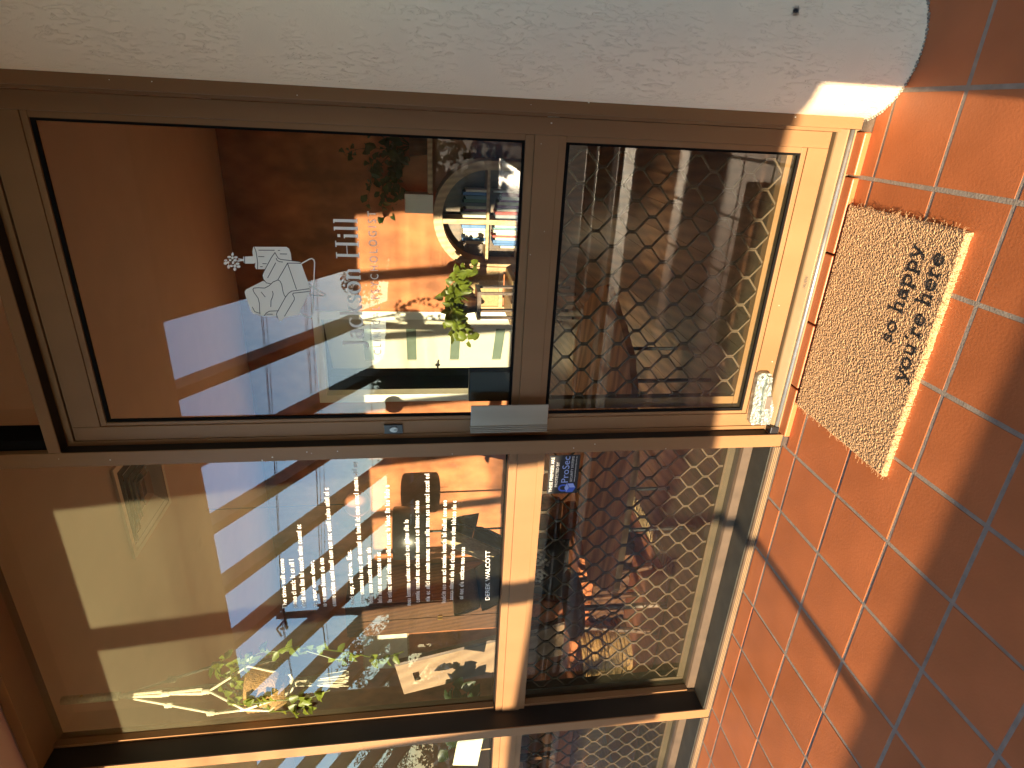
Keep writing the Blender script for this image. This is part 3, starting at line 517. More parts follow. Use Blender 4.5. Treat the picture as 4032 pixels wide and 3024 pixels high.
# pull handle: a wide plate standing off the stile with ribs along its fixed edge
h = MB(); h.box(-.7720, -.6830, .0855, .0895, .795, 1.030, bev=.0018); hd = h.build('pull_handle', 'steel', dr)
boxpart('flange', 'steel', hd, -.7720, -.7680, .0897, DY, .7955, 1.0295)
for i in range(4): boxpart('rib', 'steel', hd, -.7735 + i * .0062, -.7705 + i * .0062, .0825, .0853, .7952, 1.0298)
boxpart('inner_handle', 'black', dr, -.700, -.600, GY + .012, GY + .05, .806, 1.032, bev=.004)
lk = MB(); lk.box(-.7845, -.7560, DY - .009, DY - .0004, 1.232, 1.286, bev=.008); lko = lk.build('lock', 'black', dr)
l2 = MB(); l2.prism([(-.770 + .0085 * math.cos(a) , 1.255 + (.015 if math.sin(a) > 0 else -.008) * abs(math.sin(a)) + 0) for a in [2 * math.pi * i / 20 for i in range(20)]], 'y', DY - .0125, DY - .0091); l2.build('cylinder', 'greymetal', lko)
l3 = MB(); l3.box(-.7712, -.7688, DY - .0132, DY - .0126, 1.249, 1.258); l3.build('keyhole', 'black', lko)
# cast pivot box at the foot of the hinge stile
pv = MB(); pv.prism([(-.775, .066), (-.600, .082), (-.594, .092), (-.594, .118), (-.602, .128), (-.660, .127), (-.765, .121), (-.778, .110)], 'y', DY - .020, DY - .0005); pvo = pv.build('floor_pivot', 'silver', dr)
pv2 = MB(); pv2.prism([(-.770, .058), (-.715, .055), (-.655, .080), (-.603, .086), (-.601, .100), (-.650, .104), (-.700, .098), (-.770, .090)], 'y', DY - .034, DY - .0203); pv2.build('cover', 'silver', pvo)
pv3 = MB(); pv3.box(-.712, -.668, DY - .037, DY - .0342, .072, .094, bev=.001); pv3.build('badge', 'steel', pvo)
pv4 = MB(); pv4.ball((-.6085, DY - .0205, .112), .0045, sub=2, sc=(1, .3, 1)); pv4.build('screw', 'black', pvo)
fb = MB(); fb.box(-.8035, -.7800, .084, .116, .020, .050, bev=.003); tag(fb.build('door_stop_block', 'black'), 'small black block at the foot of the post by the door', 'block')
# lettering and drawing on the door glass
LY = GY - .0012
def word(name, txt, parent, x0, x1, z0, cap, thick, thin, serif, mat, y, trk=0.0):
    P_, wd = letters(txt, thick, thin, serif, trk); s = (x1 - x0) / wd; m = MB()
    for i, q in enumerate(P_): m.quad(*[(x0 + p[0] * s, y - (i % 9) * .00004, z0 + p[1] * cap) for p in q])
    return m.build(name, mat, parent)
word('name_lettering', 'Jackson Hill', dr, -.517, -.155, 1.3345, .0575, .135, .04, .05, 'vinyl', LY, .05)
text_on('title_lettering', 'C L I N I C A L   P S Y C H O L O G I S T', 'vinyl', dr, -.538, 1.2865, -.138, 1.2855, LY, .0225)
lg = None
def flat(pts, y): m = MB(); m.quad(*[(p[0], y, p[1]) for p in pts]); return m
m = flat(LOGO_POLY['table'], LY)
lgo = m.build('chair_drawing', 'vinyl', dr)
m = MB(); m.quad(*[(p[0], LY - .0002, p[1]) for p in LOGO_POLY['vase']]); m.quad(*[(p[0], LY - .0003, p[1]) for p in LOGO_POLY['chair']]); m.quad(*[(p[0], LY - .0005, p[1]) for p in LOGO_POLY['arm']])
for i, q in enumerate(LOGO_PET): m.quad(*[(p[0], LY - .0001 * (1 + i % 5), p[1]) for p in q])
m.build('drawing_fill', 'vinyl', lgo)
m = MB()
for q in LOGO_w: stroke2d(m, q, .0030, LY - .0001)
m.build('drawing_leg', 'vinyl', lgo)
m = MB()
for q in LOGO_d: stroke2d(m, q, .0018, LY - .0010)
m.build('drawing_line', 'vinylline', lgo)
# verse on the fixed window: first words and signature, the other lines as letter-like marks
VY = SG - .0012
def marks(name, parent, x0, z0, x1, z1):
    m = MB(); xh = .0102; x = x0; rng = random.Random(int(abs(x1 * 9173) + z0 * 7919)); k = 0
    def bar(ax, az, bx, bz, w=.0017):
        stroke2d(m, [(ax, az), (bx, bz)], w, VY)
    while x < x1 - .006:
        wl = rng.randint(2, 7)
        for _ in range(wl):
            if x > x1 - .006: break
            zb = z0 + (z1 - z0) * (x - x0) / (x1 - x0); kind = rng.choice('oonnllcie'); w_ = .0085
            if kind == 'l': bar(x + .002, zb, x + .002, zb + xh * 1.5); w_ = .004
            elif kind == 'i': bar(x + .002, zb, x + .002, zb + xh); w_ = .004
            elif kind == 'n': bar(x + .0014, zb, x + .0014, zb + xh); bar(x + .0014, zb + xh, x + .0068, zb + xh); bar(x + .0068, zb, x + .0068, zb + xh)
            else:
                e = [(x + .0042 + .0032 * math.cos(a), zb + xh / 2 + xh / 2 * math.sin(a)) for a in [math.radians(45 + (360 if kind == 'o' else 280) * i / 8) for i in range(9)]]; stroke2d(m, e, .0016, VY)
                if kind == 'e': bar(x + .001, zb + xh * .5, x + .0072, zb + xh * .5, .0014)
            x += w_ + .0016
        x += .0065
    m.build(name, 'vinyl', parent)
VERSE = {0: 'The time will come', 3: 'at your own door,', 6: 'and say, sit here. Eat.', 17: 'DEREK WALCOTT'}
for i, (ax, az, bx, bz) in enumerate(POEM):
    if i in VERSE: text_on('verse_line', VERSE[i], 'vinyl', W1, ax, az, bx, bz, VY, .0160 if i < 17 else .0170)
    else: marks('verse_line', W1, ax, az, bx, bz)
# security sticker
st = MB(); st.box(-1.085, -.931, SG - .0016, SG - .0006, .645, .750); so_ = st.build('security_sticker', 'stickerblack', W1)
SY = SG - .0022
text_on('sticker_text', 'THESE PREMISES ARE', 'white', so_, -1.078, .7335, -.938, .7335, SY, .0115)
text_on('sticker_text', 'PROTECTED BY', 'white', so_, -1.057, .7155, -.957, .7155, SY, .0105)
text_on('sticker_text', 'ProSec', 'stickerpale', so_, -1.040, .680, -.936, .680, SY, .0255)
text_on('sticker_text', 'SECURITY SYSTEMS', 'white', so_, -1.038, .6655, -.936, .6655, SY, .0085)
text_on('sticker_text', 'www.prosecsecurity.com.au', 'white', so_, -1.038, .6555, -.936, .6555, SY, .0055)
m = MB(); m.prism([(-1.080, .660), (-1.062, .651), (-1.044, .660), (-1.044, .682), (-1.062, .673), (-1.080, .682)], 'y', SY, SY + .0004); m.build('sticker_padlock', 'stickerblue', so_)
m = MB(); m.prism([(-1.080, .683), (-1.062, .674), (-1.044, .683), (-1.062, .690)], 'y', SY, SY + .0004); m.prism([(-1.061, .653), (-1.045, .661), (-1.045, .680), (-1.061, .672)], 'y', SY - .0003, SY - .0001); m.build('sticker_padlock_face', 'stickerpale', so_)
m = MB(); stroke2d(m, ell(-1.062, .696, .0115, .0135, 0, 180, 10), .006, SY); stroke2d(m, [(-1.0735, .696), (-1.0735, .685)], .006, SY); stroke2d(m, [(-1.0505, .696), (-1.0505, .688)], .006, SY); m.build('sticker_shackle', 'stickerblue', so_)
# ------------------------------------------------------------------ doormat
mx0, mx1, my0, my1, mh = -.676, -.072, -.352, .046, .0155
nx, ny = 250, 166; m = MB(); rng = random.Random(3)
def skew(u, v): return (mx0 + (mx1 - mx0) * u - .010 * (1 - v) * (1 - u) + .0, my0 + (my1 - my0) * v)
hh = {}
for j in range(ny + 1):
    for i in range(nx + 1):
        u, v = i / nx, j / ny; x, y = skew(u, v); e = min(i, j, nx - i, ny - j)
        z = mh + rng.uniform(-.0011, .0011) - (.004 if e == 0 else .0015 if e == 1 else 0)
        m.v.append((x + rng.uniform(-.0010, .0010) + (0 if e else rng.uniform(-.0015, .0015)), y + rng.uniform(-.0010, .0010) + (0 if e else rng.uniform(-.0015, .0015)), z))
for j in range(ny):
    for i in range(nx): a = j * (nx + 1) + i; m.f.append((a, a + 1, a + nx + 2, a + nx + 1)); m.mi.append(0)
b0 = len(m.v); ring = [i for i in range(nx + 1)] + [j * (nx + 1) + nx for j in range(1, ny + 1)] + [ny * (nx + 1) + i for i in range(nx - 1, -1, -1)] + [j * (nx + 1) for j in range(ny - 1, 0, -1)]
for r in ring: x, y, z = m.v[r]; m.v.append((x + rng.uniform(-.001, .001), y + rng.uniform(-.001, .001), .0005))
L_ = len(ring)
for k in range(L_): m.f.append((ring[k], b0 + k, b0 + (k + 1) % L_, ring[(k + 1) % L_])); m.mi.append(0)
mat_o = m.build('doormat', 'coir'); tag(mat_o, 'tan coir doormat reading so happy you\'re here on the tiles', 'doormat')
def matword(txt, xa, ya, xb, yb, cap):
    P_, wd = letters(txt, .10, .085, .065, .06); s = (xb - xa) / wd; ca, sa = 1, (yb - ya) / (xb - xa); m = MB()
    # fibre-printed: each stroke is broken into small tufts
    for q in P_:
        p0 = Vector(((q[0][0] + q[1][0]) / 2, (q[0][1] + q[1][1]) / 2)); p1 = Vector(((q[2][0] + q[3][0]) / 2, (q[2][1] + q[3][1]) / 2)); wv = (Vector(q[0]) - Vector(q[1])); n_ = max(2, int((p1 - p0).length * 42))
        for i in range(n_):
            for w_ in (-.32, 0, .32):
                c_ = p0.lerp(p1, (i + .5) / n_) + wv * (w_ + random.uniform(-.08, .08)); X = xa + c_[0] * s; Y = ya + c_[1] * cap + sa * (X - xa)
                m.ball((X + random.uniform(-.0008, .0008), Y + random.uniform(-.0008, .0008), mh + random.uniform(.0000, .0008)), random.uniform(.0011, .0017), sub=1, sc=(1, 1, .6))
    tag(m.build('mat_lettering', 'coirdark', mat_o), kind='stuff')
matword('so happy', -.366, -.246, -.124, -.250, .042)
matword("you're here", -.438, -.326, -.128, -.316, .042)
m = MB()
for _ in range(420):                                  # loose fibres along the edges
    s_ = random.random(); e = random.choice('ssssrl')
    if e == 's': u, v, o_ = s_, 0, (random.uniform(-.5, .5), -1)
    elif e == 'r': u, v, o_ = 1, s_, (1, random.uniform(-.5, .5))
    else: u, v, o_ = 0, s_, (-1, random.uniform(-.5, .5))
    x, y = skew(u, v); p = Vector((x, y, random.uniform(.003, .018))); d = Vector((o_[0], o_[1], random.uniform(-.3, .4))).normalized(); l_ = random.uniform(.004, .013)
    m.tube([p - d * .004, p + d * l_ * .5 + rv(.002), p + d * l_ + rv(.004)], .00035, 4)
tag(m.build('loose_fibre', 'coir', mat_o), kind='stuff')
# ================================================================== INTERIOR SHELL
WY = 4.0; CZ = 2.79
fl = MB(); fl.box(-7.4, 1.6, .24, 6.4, -.14, -.006); ifl = structure(fl.build('room_floor', 'darkwood'))
pw = .13; pm = MB(); pm.box(-pw / 2 + .001, pw / 2 - .001, .245, 3.999, -.0055, .0); p0 = pm.build('plank', 'plank', ifl); p0.location.x = 1.5
xx = 1.5 - pw
while xx > -7.3:
    c = p0.copy(); COL.objects.link(c); c.parent = ifl; c.location = (xx, 0, random.uniform(-.0006, .0006)); xx -= pw
rc = MB(); rc.box(-7.4, 1.6, .242, 6.4, CZ, CZ + .06); structure(rc.build('room_ceiling', 'ceiling'))
DX0, DX1, DZ = -2.50, -1.70, 2.11
bw = MB(); bw.box(-7.4, DX0, WY, WY + .1, 0, CZ); bw.box(DX1, 1.6, WY, WY + .1, 0, CZ); bw.box(DX0, DX1, WY, WY + .1, DZ, CZ)
bwo = structure(bw.build('back_wall', 'orange'))
rw = MB(); rw.box(1.5, 1.6, .24, WY, 0, CZ); structure(rw.build('right_wall', 'orange'))
lw = MB(); lw.box(-7.4, -7.3, .24, WY, 0, CZ); structure(lw.build('left_wall', 'roomwall'))
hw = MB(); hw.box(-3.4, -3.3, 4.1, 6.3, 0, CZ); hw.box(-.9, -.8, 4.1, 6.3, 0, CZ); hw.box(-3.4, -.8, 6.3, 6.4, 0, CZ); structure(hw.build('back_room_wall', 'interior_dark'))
sk = MB(); sk.box(-7.3, DX0 - .07, WY - .015, WY - .001, .001, .10); sk.box(DX1 + .07, 1.5, WY - .015, WY - .001, .001, .10); structure(sk.build('skirting_board', 'white'))
# inner doorway with a white door standing ajar
df = empty('door_surround', 'white timber surround of the inner doorway in the orange wall', 'door frame')
boxpart('side_trim', 'white', df, DX0 - .065, DX0 + .012, WY - .018, WY + .11, .002, DZ + .06); boxpart('side_trim', 'white', df, DX1 - .012, DX1 + .065, WY - .018, WY + .11, .002, DZ + .06)
boxpart('top_trim', 'white', df, DX0 + .0125, DX1 - .0125, WY - .0185, WY + .11, DZ - .012, DZ + .06)
idr = empty('inner_door', 'white door with narrow frosted slots standing ajar in the orange wall', 'door')
ang = math.radians(30); idr.location = (DX1 - .014, WY + .05, 0); idr.rotation_euler = (0, 0, -ang)
zs = [(.36, .455), (.80, .895), (1.235, 1.33), (1.66, 1.755)]
m = MB(); m.box(-.77, -.64, -.018, .018, .01, 2.09); m.box(-.14, 0, -.018, .018, .01, 2.09); prev = .01
for a, b in zs + [(2.09, 2.09)]: m.box(-.64, -.14, -.018, .018, prev, a); prev = b
m.build('leaf', 'doorwhite', idr)
for a, b in zs: boxpart('slot_glass', 'slotglass', idr, -.64, -.14, -.006, .006, a, b)
hn = MB(); hn.tube([(-.715, -.018, 1.02), (-.715, -.06, 1.02), (-.61, -.062, 1.02)], .009, 8); hno = hn.build('lever_handle', 'black', idr, True)
m = MB(); m.lathe([(0, -.021), (.026, -.021), (.026, -.018)], 0, 0, 16); q = m.build('rose', 'black', hno)
for v in q.data.vertices: v.co = (-.715 + v.co.x, v.co.z, 1.02 + v.co.y)
# ceiling vent: square stepped diffuser
vt = empty('ceiling_vent', 'square stepped air vent in the room ceiling seen through the fixed window', 'vent')
vx0, vx1, vy0, vy1 = -2.24, -1.72, 1.45, 1.93
for i in range(5):
    q = i * .045; w_ = .021; z0, z1 = CZ - .012 - .004 * i, CZ - .001
    a0, a1, b0, b1 = vx0 + q, vx1 - q, vy0 + q, vy1 - q; m = MB()
    for sgn in range(4):
        if sgn == 0: P4 = [(a0, b0, z0), (a1, b0, z0), (a1 - w_, b0 + w_, z1 - .0), (a0 + w_, b0 + w_, z1)]
        if sgn == 1: P4 = [(a1, b0, z0), (a1, b1, z0), (a1 - w_, b1 - w_, z1), (a1 - w_, b0 + w_, z1)]
        if sgn == 2: P4 = [(a1, b1, z0), (a0, b1, z0), (a0 + w_, b1 - w_, z1), (a1 - w_, b1 - w_, z1)]
        if sgn == 3: P4 = [(a0, b1, z0), (a0, b0, z0), (a0 + w_, b0 + w_, z1), (a0 + w_, b1 - w_, z1)]
        m.quad(*P4)
    m.build('blade', 'ventwhite' if i != 4 else 'ceiling', vt)
boxpart('frame', 'ventwhite', vt, vx0 - .03, vx1 + .03, vy0 - .03, vy0 - .001, CZ - .016, CZ - .0005); boxpart('frame', 'ventwhite', vt, vx0 - .03, vx1 + .03, vy1 + .001, vy1 + .03, CZ - .016, CZ - .0005)
boxpart('frame', 'ventwhite', vt, vx0 - .03, vx0 - .001, vy0, vy1, CZ - .0155, CZ - .0005); boxpart('frame', 'ventwhite', vt, vx1 + .001, vx1 + .03, vy0, vy1, CZ - .0155, CZ - .0005)
boxpart('duct', 'black', vt, vx0, vx1, vy0, vy1, CZ - .0009, CZ - .0004)
# ================================================================== FURNITURE
# arched bookcase
bc = empty('arched_bookcase', 'arched timber bookcase against the orange wall', 'bookcase')
bx, bz, ro, ri, yb0, yb1 = -.717, .612, .459, .385, 3.70, 3.985
def arch(r): return [(bx + r * math.cos(a), bz + r * math.sin(a)) for a in [math.pi * i / 28 for i in range(29)]]
m = MB(); O = [(bx + ro, .0)] + arch(ro) + [(bx - ro, .0)]; I = [(bx + ri, .0)] + arch(ri) + [(bx - ri, .0)]
for i in range(len(O) - 1):
    for (a, b, c_, d_) in (((O[i], yb0), (O[i + 1], yb0), (I[i + 1], yb0), (I[i], yb0)), ((O[i], yb0), (O[i], yb1), (O[i + 1], yb1), (O[i + 1], yb0)), ((I[i], yb0), (I[i + 1], yb0), (I[i + 1], yb1), (I[i], yb1))):
        m.quad(*[(p[0][0], p[1], p[0][1]) for p in (a, b, c_, d_)])
m.build('arch_frame', 'shelf', bc)
m = MB(); m.quad(*[(p[0], yb1 - .006, p[1]) for p in I]); m.build('back_panel', 'darkwood', bc)
boxpart('divider', 'shelf', bc, bx - .055, bx - .015, yb0 + .004, yb1 - .01, .05, bz + ri - .005)
for zz in (.05, .33, .625): boxpart('shelf', 'shelf', bc, bx - ri + .001, bx + ri - .001, yb0 + .012, yb1 - .01, zz - .024, zz)
words = ['first', 'second', 'third', 'fourth', 'fifth', 'sixth', 'seventh', 'eighth', 'ninth', 'tenth', 'eleventh', 'twelfth', 'thirteenth']
cname = ['cream', 'pale grey', 'blue', 'red', 'black', 'white', 'teal', 'ochre', 'plum', 'dark green', 'ivory', 'slate']
for side, x0, x1 in (('left', bx - ri + .10, bx - .06), ('right', bx - .01, bx + ri - .09)):
    for sh, zb, hmax in (('upper', .625, .215), ('middle', .33, .24), ('lower', .05, .24)):
        x = x1 - .004 if side == 'left' else x0 + .004; k = 0
        while k < 9:
            w_ = random.uniform(.016, .034); hh_ = random.uniform(.16, hmax)
            if sh == 'upper' and side == 'left' and k == 6: break
            if side == 'left':
                xa, xb = x - w_, x
                if xa < x0: break
            else:
                xa, xb = x, x + w_
                if xb > x1: break
            ci = random.choice([0, 1, 5, 10, 0, 2, 5, 3, 4, 6, 7, 11]) if side == 'left' else random.randrange(12)
            b = MB(); b.box(xa + .0006, xb - .0006, yb0 + random.uniform(.03, .05), yb0 + .20, zb + .0005, zb + hh_, bev=.002)
            tag(b.build('book', 'book%d' % ci), '%s book, %s from the divider, %s shelf, %s half of arched bookcase' % (cname[ci], words[k], sh, side), 'book', 'books in the arched bookcase')
            x = xa if side == 'left' else xb; k += 1
# white planter on the bookcase, wall ledge and its dark trailing plant
m = MB(); m.box(-.70, -.545, 3.74, 3.90, 1.072, 1.305, bev=.004); tag(m.build('white_planter', 'white'), 'plain white box standing on top of the arched bookcase', 'planter')
ws = empty('wall_ledge', 'timber ledge on the orange wall right of the arched bookcase', 'shelf'); boxpart('board', 'shelf', ws, -.555, .55, 3.78, 3.995, 1.075, 1.115); boxpart('bracket', 'black', ws, -.10, -.08, 3.80, 3.995, .98, 1.0745)
def plant(name, label, cat, base, pot, stems, leafmat, lf, nleaf, spread, up, droop=.4, potmat='white', rng_=1):
    o = empty(name, label, cat); x, y, z = base; random.seed(rng_)
    if pot: part('pot', potmat, o, lambda m: m.lathe([(0, z), (pot * .75, z), (pot, z + pot * 1.7), (pot * .92, z + pot * 1.7), (pot * .86, z + pot * 1.5), (0, z + pot * 1.5)], x, y, 24), True)
    st_ = MB(); lv = MB(); z0 = z + (pot * 1.5 if pot else 0)
    for s_ in range(stems):
        a = random.uniform(0, 6.28); p = Vector((x, y, z0)); d = Vector((math.cos(a) * .5, math.sin(a) * .35, up + random.uniform(-.2, .3))).normalized(); pts = [p]; L_ = spread * random.uniform(.6, 1.2); sg = 9
        for i in range(sg):
            d = (d + Vector((math.cos(a) * .09, math.sin(a) * .05, -droop * .35)) + rv(.12)).normalized(); p = p + d * L_ / sg; pts.append(p.copy())
            if i > 0:
                for _ in range(nleaf):
                    ld = (d * .4 + rv(1)).normalized(); ld.z -= .3; c0 = p + rv(.01); st_.tube([p, c0 + ld * .02], .0012, 4, cap=False)
                    leafcard(lv, c0 + ld * .02, ld, Vector((random.uniform(-.5, .5), -1, .6)), lf * random.uniform(.6, 1.25), lf * random.uniform(.5, .9))
        st_.tube(pts, [.0028 - .0018 * i / sg for i in range(sg + 1)], 5)
    st_.build('stem', leafmat, o); tag(lv.build('leaf', leafmat, o, True), kind='stuff')
    return o
plant('trailing_plant', 'dark green leafy plant spilling over the ledge beside the arched bookcase', 'plant', (-.18, 3.86, 1.1155), .085, 17, 'leafdark', .075, 2, .62, .9, .35, 'darkwood', 5)
# bright pothos on a stand in front of the inner doorway
stn = empty('plant_stand', 'slim timber plant stand under the bright green plant', 'stand')
boxpart('top', 'darkwood', stn, -1.35, -1.13, 2.89, 3.11, .73, .76)
for a in (-1.345, -1.155):
    for b in (2.895, 3.085): boxpart('leg', 'darkwood', stn, a, a + .02, b, b + .02, .001, .7297)
plant('bright_pothos', 'bright green sunlit pothos in front of the inner white door', 'plant', (-1.26, 3.0, .7605), .08, 12, 'leaf', .082, 2, .32, .75, .6, 'darkwood', 11)
# cane-backed armchair
cc = empty('cane_chair', 'cane backed timber armchair beside the arched bookcase', 'chair'); X0, X1, Y0, Y1 = -1.52, -1.13, 3.26, 3.72
boxpart('seat', 'cane', cc, X0, X1, Y0, Y1, .40, .445, bev=.008); boxpart('back_panel', 'cane', cc, X0 + .035, X1 - .035, Y1 - .03, Y1 - .018, .50, .78)
for xa in (X0, X1 - .034): boxpart('leg', 'shelf', cc, xa, xa + .034, Y0, Y0 + .034, .001, .3995); boxpart('back_post', 'shelf', cc, xa, xa + .034, Y1 - .045, Y1 - .005, .001, .82)
boxpart('top_rail', 'shelf', cc, X0 + .0345, X1 - .0345, Y1 - .042, Y1 - .008, .785, .82); boxpart('low_rail', 'shelf', cc, X0 + .0345, X1 - .0345, Y1 - .042, Y1 - .008, .465, .498)
# floor lamp with drum shade
lp = empty('floor_lamp', 'black floor lamp with drum shade against the orange wall', 'lamp'); lx, ly = -3.72, 3.4
part('shade', 'black', lp, lambda m: m.lathe([(.245, 1.13), (.258, 1.14), (.262, 1.30), (.258, 1.47), (.245, 1.48), (.235, 1.478), (.235, 1.132), (.245, 1.13)], lx, ly, 40), True)
part('pole', 'black', lp, lambda m: m.tube([(lx, ly, .02), (lx, ly, 1.42)], .011, 10)); part('base', 'black', lp, lambda m: m.lathe([(0, .001), (.15, .001), (.15, .018), (.02, .03), (0, .03)], lx, ly, 28), True)
part('pull_cord', 'brass', lp, lambda m: m.tube([(lx + .06, ly - .06, 1.13), (lx + .06, ly - .06, 1.02)], .003, 6))
# pendant globe
pg = empty('pendant_globe', 'salmon globe pendant lamp hanging in the room', 'lamp')
part('globe', 'pink', pg, lambda m: m.ball((-2.72, 2.5, 1.69), .10, sub=4), True); part('cord', 'black', pg, lambda m: m.tube([(-2.72, 2.5, 1.785), (-2.72, 2.5, CZ - .001)], .003, 6))
# lounge chair and second chair with a fleece
def lounge(name, label, loc, rz, fleece=False):
    o = empty(name, label, 'armchair'); o.location = loc; o.rotation_euler = (0, 0, rz)
    def cush(nm, pts, th, w_, mat):
        m = MB(); n_ = 12; k = len(pts); P_ = []
        for j in range(n_ + 1):
            u = (j / n_ - .5) * 2; fl_ = (1 - abs(u) ** 5) * .75 + .25
            for side in (1, -1):
                seq = pts if side == 1 else pts[::-1]
                for i, (yy, zz) in enumerate(seq):
                    ii = i if side == 1 else k - 1 - i; t0 = Vector(pts[min(ii + 1, k - 1)]) - Vector(pts[max(ii - 1, 0)]); t0.normalize(); nn = Vector((-t0.y, t0.x)); e = min(ii, k - 1 - ii); f_ = .45 if e == 0 else .9 if e == 1 else 1
                    P_.append((u * w_ / 2, yy + nn.x * th / 2 * side * fl_ * f_, zz + nn.y * th / 2 * side * fl_ * f_))
        c_ = 2 * k; m.v = P_
        for j in range(n_):
            for i in range(c_): m.f.append((j * c_ + i, j * c_ + (i + 1) % c_, (j + 1) * c_ + (i + 1) % c_, (j + 1) * c_ + i)); m.mi.append(0)
        m.f.append(tuple(range(c_))); m.f.append(tuple(n_ * c_ + i for i in reversed(range(c_)))); m.mi += [0, 0]
        return m.build(nm, mat, o, True)
    cush('seat', [(-.33, .40), (-.28, .41), (-.1, .37), (.1, .33), (.20, .33), (.24, .34)], .11, .56, 'leather')
    cush('backrest', [(.20, .36), (.24, .40), (.30, .52), (.38, .66), (.42, .74), (.435, .78)], .10, .56, 'leather')
    cush('headrest', [(.425, .79), (.435, .81), (.46, .88), (.475, .95), (.478, .975)], .09, .50, 'leather' if fleece else 'linen')
    for s_ in (-1, 1): part('armrest', 'leather', o, lambda m: m.tube([(s_ * .32, -.2, .52), (s_ * .33, .05, .53), (s_ * .31, .24, .52)], [.035, .042, .03], 10), True)
    part('pedestal', 'steel', o, lambda m: m.tube([(0, 0, .03), (0, .02, .30)], .03, 12))
    for i in range(5):
        a = i * 2 * math.pi / 5; part('foot', 'steel', o, lambda m: m.tube([(0, 0, .05), (.30 * math.cos(a), .30 * math.sin(a), .014)], [.022, .012], 8))
    if fleece: cush('throw', [(.15, .46), (.20, .47), (.26, .60), (.33, .75), (.40, .90), (.46, 1.03), (.53, 1.0), (.55, .80), (.56, .74)], .035, .46, 'fleece')
    return o
lounge('lounge_chair', 'black leather lounge chair with grey head cushion facing the window', (-2.72, 2.05, 0), math.radians(100))
lounge('lounge_chair', 'dark armchair with a tan fleece thrown over its back', (-3.35, 2.15, 0), math.radians(-35), True)
# leaning board with a hand hole
lb = empty('leaning_board', 'tall light timber panel leaning behind the window, hand hole near its top', 'panel')
m = MB(); m.box(-.12, .12, -.012, .012, 0, .26); m.box(-.12, .12, -.012, .012, .30, 1.30) if False else None
m = MB(); m.box(-.105, .105, -.016, .016, .0, 1.25); m.box(-.105, .105, -.016, .016, 1.29, 1.38); m.box(-.105, -.03, -.016, .016, 1.25, 1.29); m.box(.03, .105, -.016, .016, 1.25, 1.29); m.build('panel', 'board', lb)
boxpart('edge_strip', 'darkwood', lb, .1052, .125, -.02, .02, 0, 1.38)
lb.location = (-2.80, 1.2, .001); lb.rotation_euler = (math.radians(-4), math.radians(-14), math.radians(12))
# pale canvas on the wall
cv = empty('wall_canvas', 'large pale canvas hung high on the orange wall at the left', 'picture'); boxpart('canvas', 'canvas', cv, -6.2, -5.15, 3.955, 3.985, 1.40, 1.92); boxpart('frame', 'shelf', cv, -6.22, -5.13, 3.986, 3.998, 1.38, 1.94)
wd = empty('wardrobe', 'dark reddish timber cabinet behind the armchairs', 'cabinet'); boxpart('carcass', 'darkwood', wd, -5.05, -4.62, 3.4, 3.98, .04, 2.0); 
for a, b in ((-5.04, -4.84), (-4.83, -4.63)): boxpart('door', 'darkwood', wd, a, b, 3.38, 3.398, .06, 1.98)
for a in (-4.855, -4.82): boxpart('knob', 'brass', wd, a, a + .012, 3.362, 3.3795, 1.0, 1.05)
for a in (-5.02, -4.67): boxpart('foot', 'darkwood', wd, a, a + .03, 3.45, 3.9, .001, .0395)
# live-edge table: long rounded timber slab near the glass
tb = empty('slab_table', 'long rounded live edge timber table low behind the glass', 'table')
cen = [(-.55, .84), (-.70, .80), (-.95, .79), (-1.25, .66), (-1.55, .62), (-1.80, .60)]; hwid = [.10, .34, .46, .50, .42, .10]
up_, dn_ = [], []
def cr_(P_, t):
    i = min(int(t), len(P_) - 2); f_ = t - i; g_ = lambda k: P_[max(0, min(len(P_) - 1, k))]
    a, b, c_, d_ = g_(i - 1), g_(i), g_(i + 1), g_(i + 2)
    return .5 * ((2 * b) + (c_ - a) * f_ + (2 * a - 5 * b + 4 * c_ - d_) * f_ ** 2 + (3 * b - a - 3 * c_ + d_) * f_ ** 3)
for i in range(41):
    t = i / 8; X = cr_([c[0] for c in cen], t); Yc = cr_([c[1] for c in cen], t); h_ = max(.03, cr_(hwid, t)) + .008 * math.sin(i * 1.9)
    up_.append((X, min(Yc + h_, 1.32))); dn_.append((X, max(Yc - h_, .285)))
poly = [(-.515, .84)] + up_ + [(-1.86, .60)] + dn_[::-1]
m = MB(); m.prism(poly, 'z', .394, .42); m.build('slab', 'table', tb)
for a, b in ((-.85, .62), (-.85, .98), (-1.5, .5), (-1.5, .8)): part('leg', 'black', tb, lambda m: m.tube([(a, b, .3935), (a * 1.0, b, .002)], .009, 8))
# glass bowl, stool, cushion, basket and rug at the left
rg = MB(); rg.box(-3.6, -1.9, .62, 2.0, .0005, .012); rgo = rg.build('woven_rug', 'rust'); tag(rgo, 'rust woven rug with fringe on the dark floor', 'rug')
m = MB()
for i in range(150):
    yy = .62 + 1.38 * i / 150; m.tube([(-1.90, yy, .006), (-1.86, yy + random.uniform(-.01, .01), .008), (-1.82 + random.uniform(-.01, .01), yy + random.uniform(-.012, .012), .003)], .0022, 4)
tag(m.build('fringe', 'cane', rgo), kind='stuff')
bs = empty('low_bench', 'long low rust coloured bench seat inside the fixed window', 'bench'); boxpart('base', 'darkwood', bs, -3.9, -2.05, 1.06, 1.56, .013, .22); boxpart('seat', 'rust', bs, -3.88, -2.07, 1.04, 1.54, .221, .32, bev=.03); boxpart('backrest', 'rust', bs, -3.88, -2.07, 1.50, 1.60, .321, .62, bev=.03)
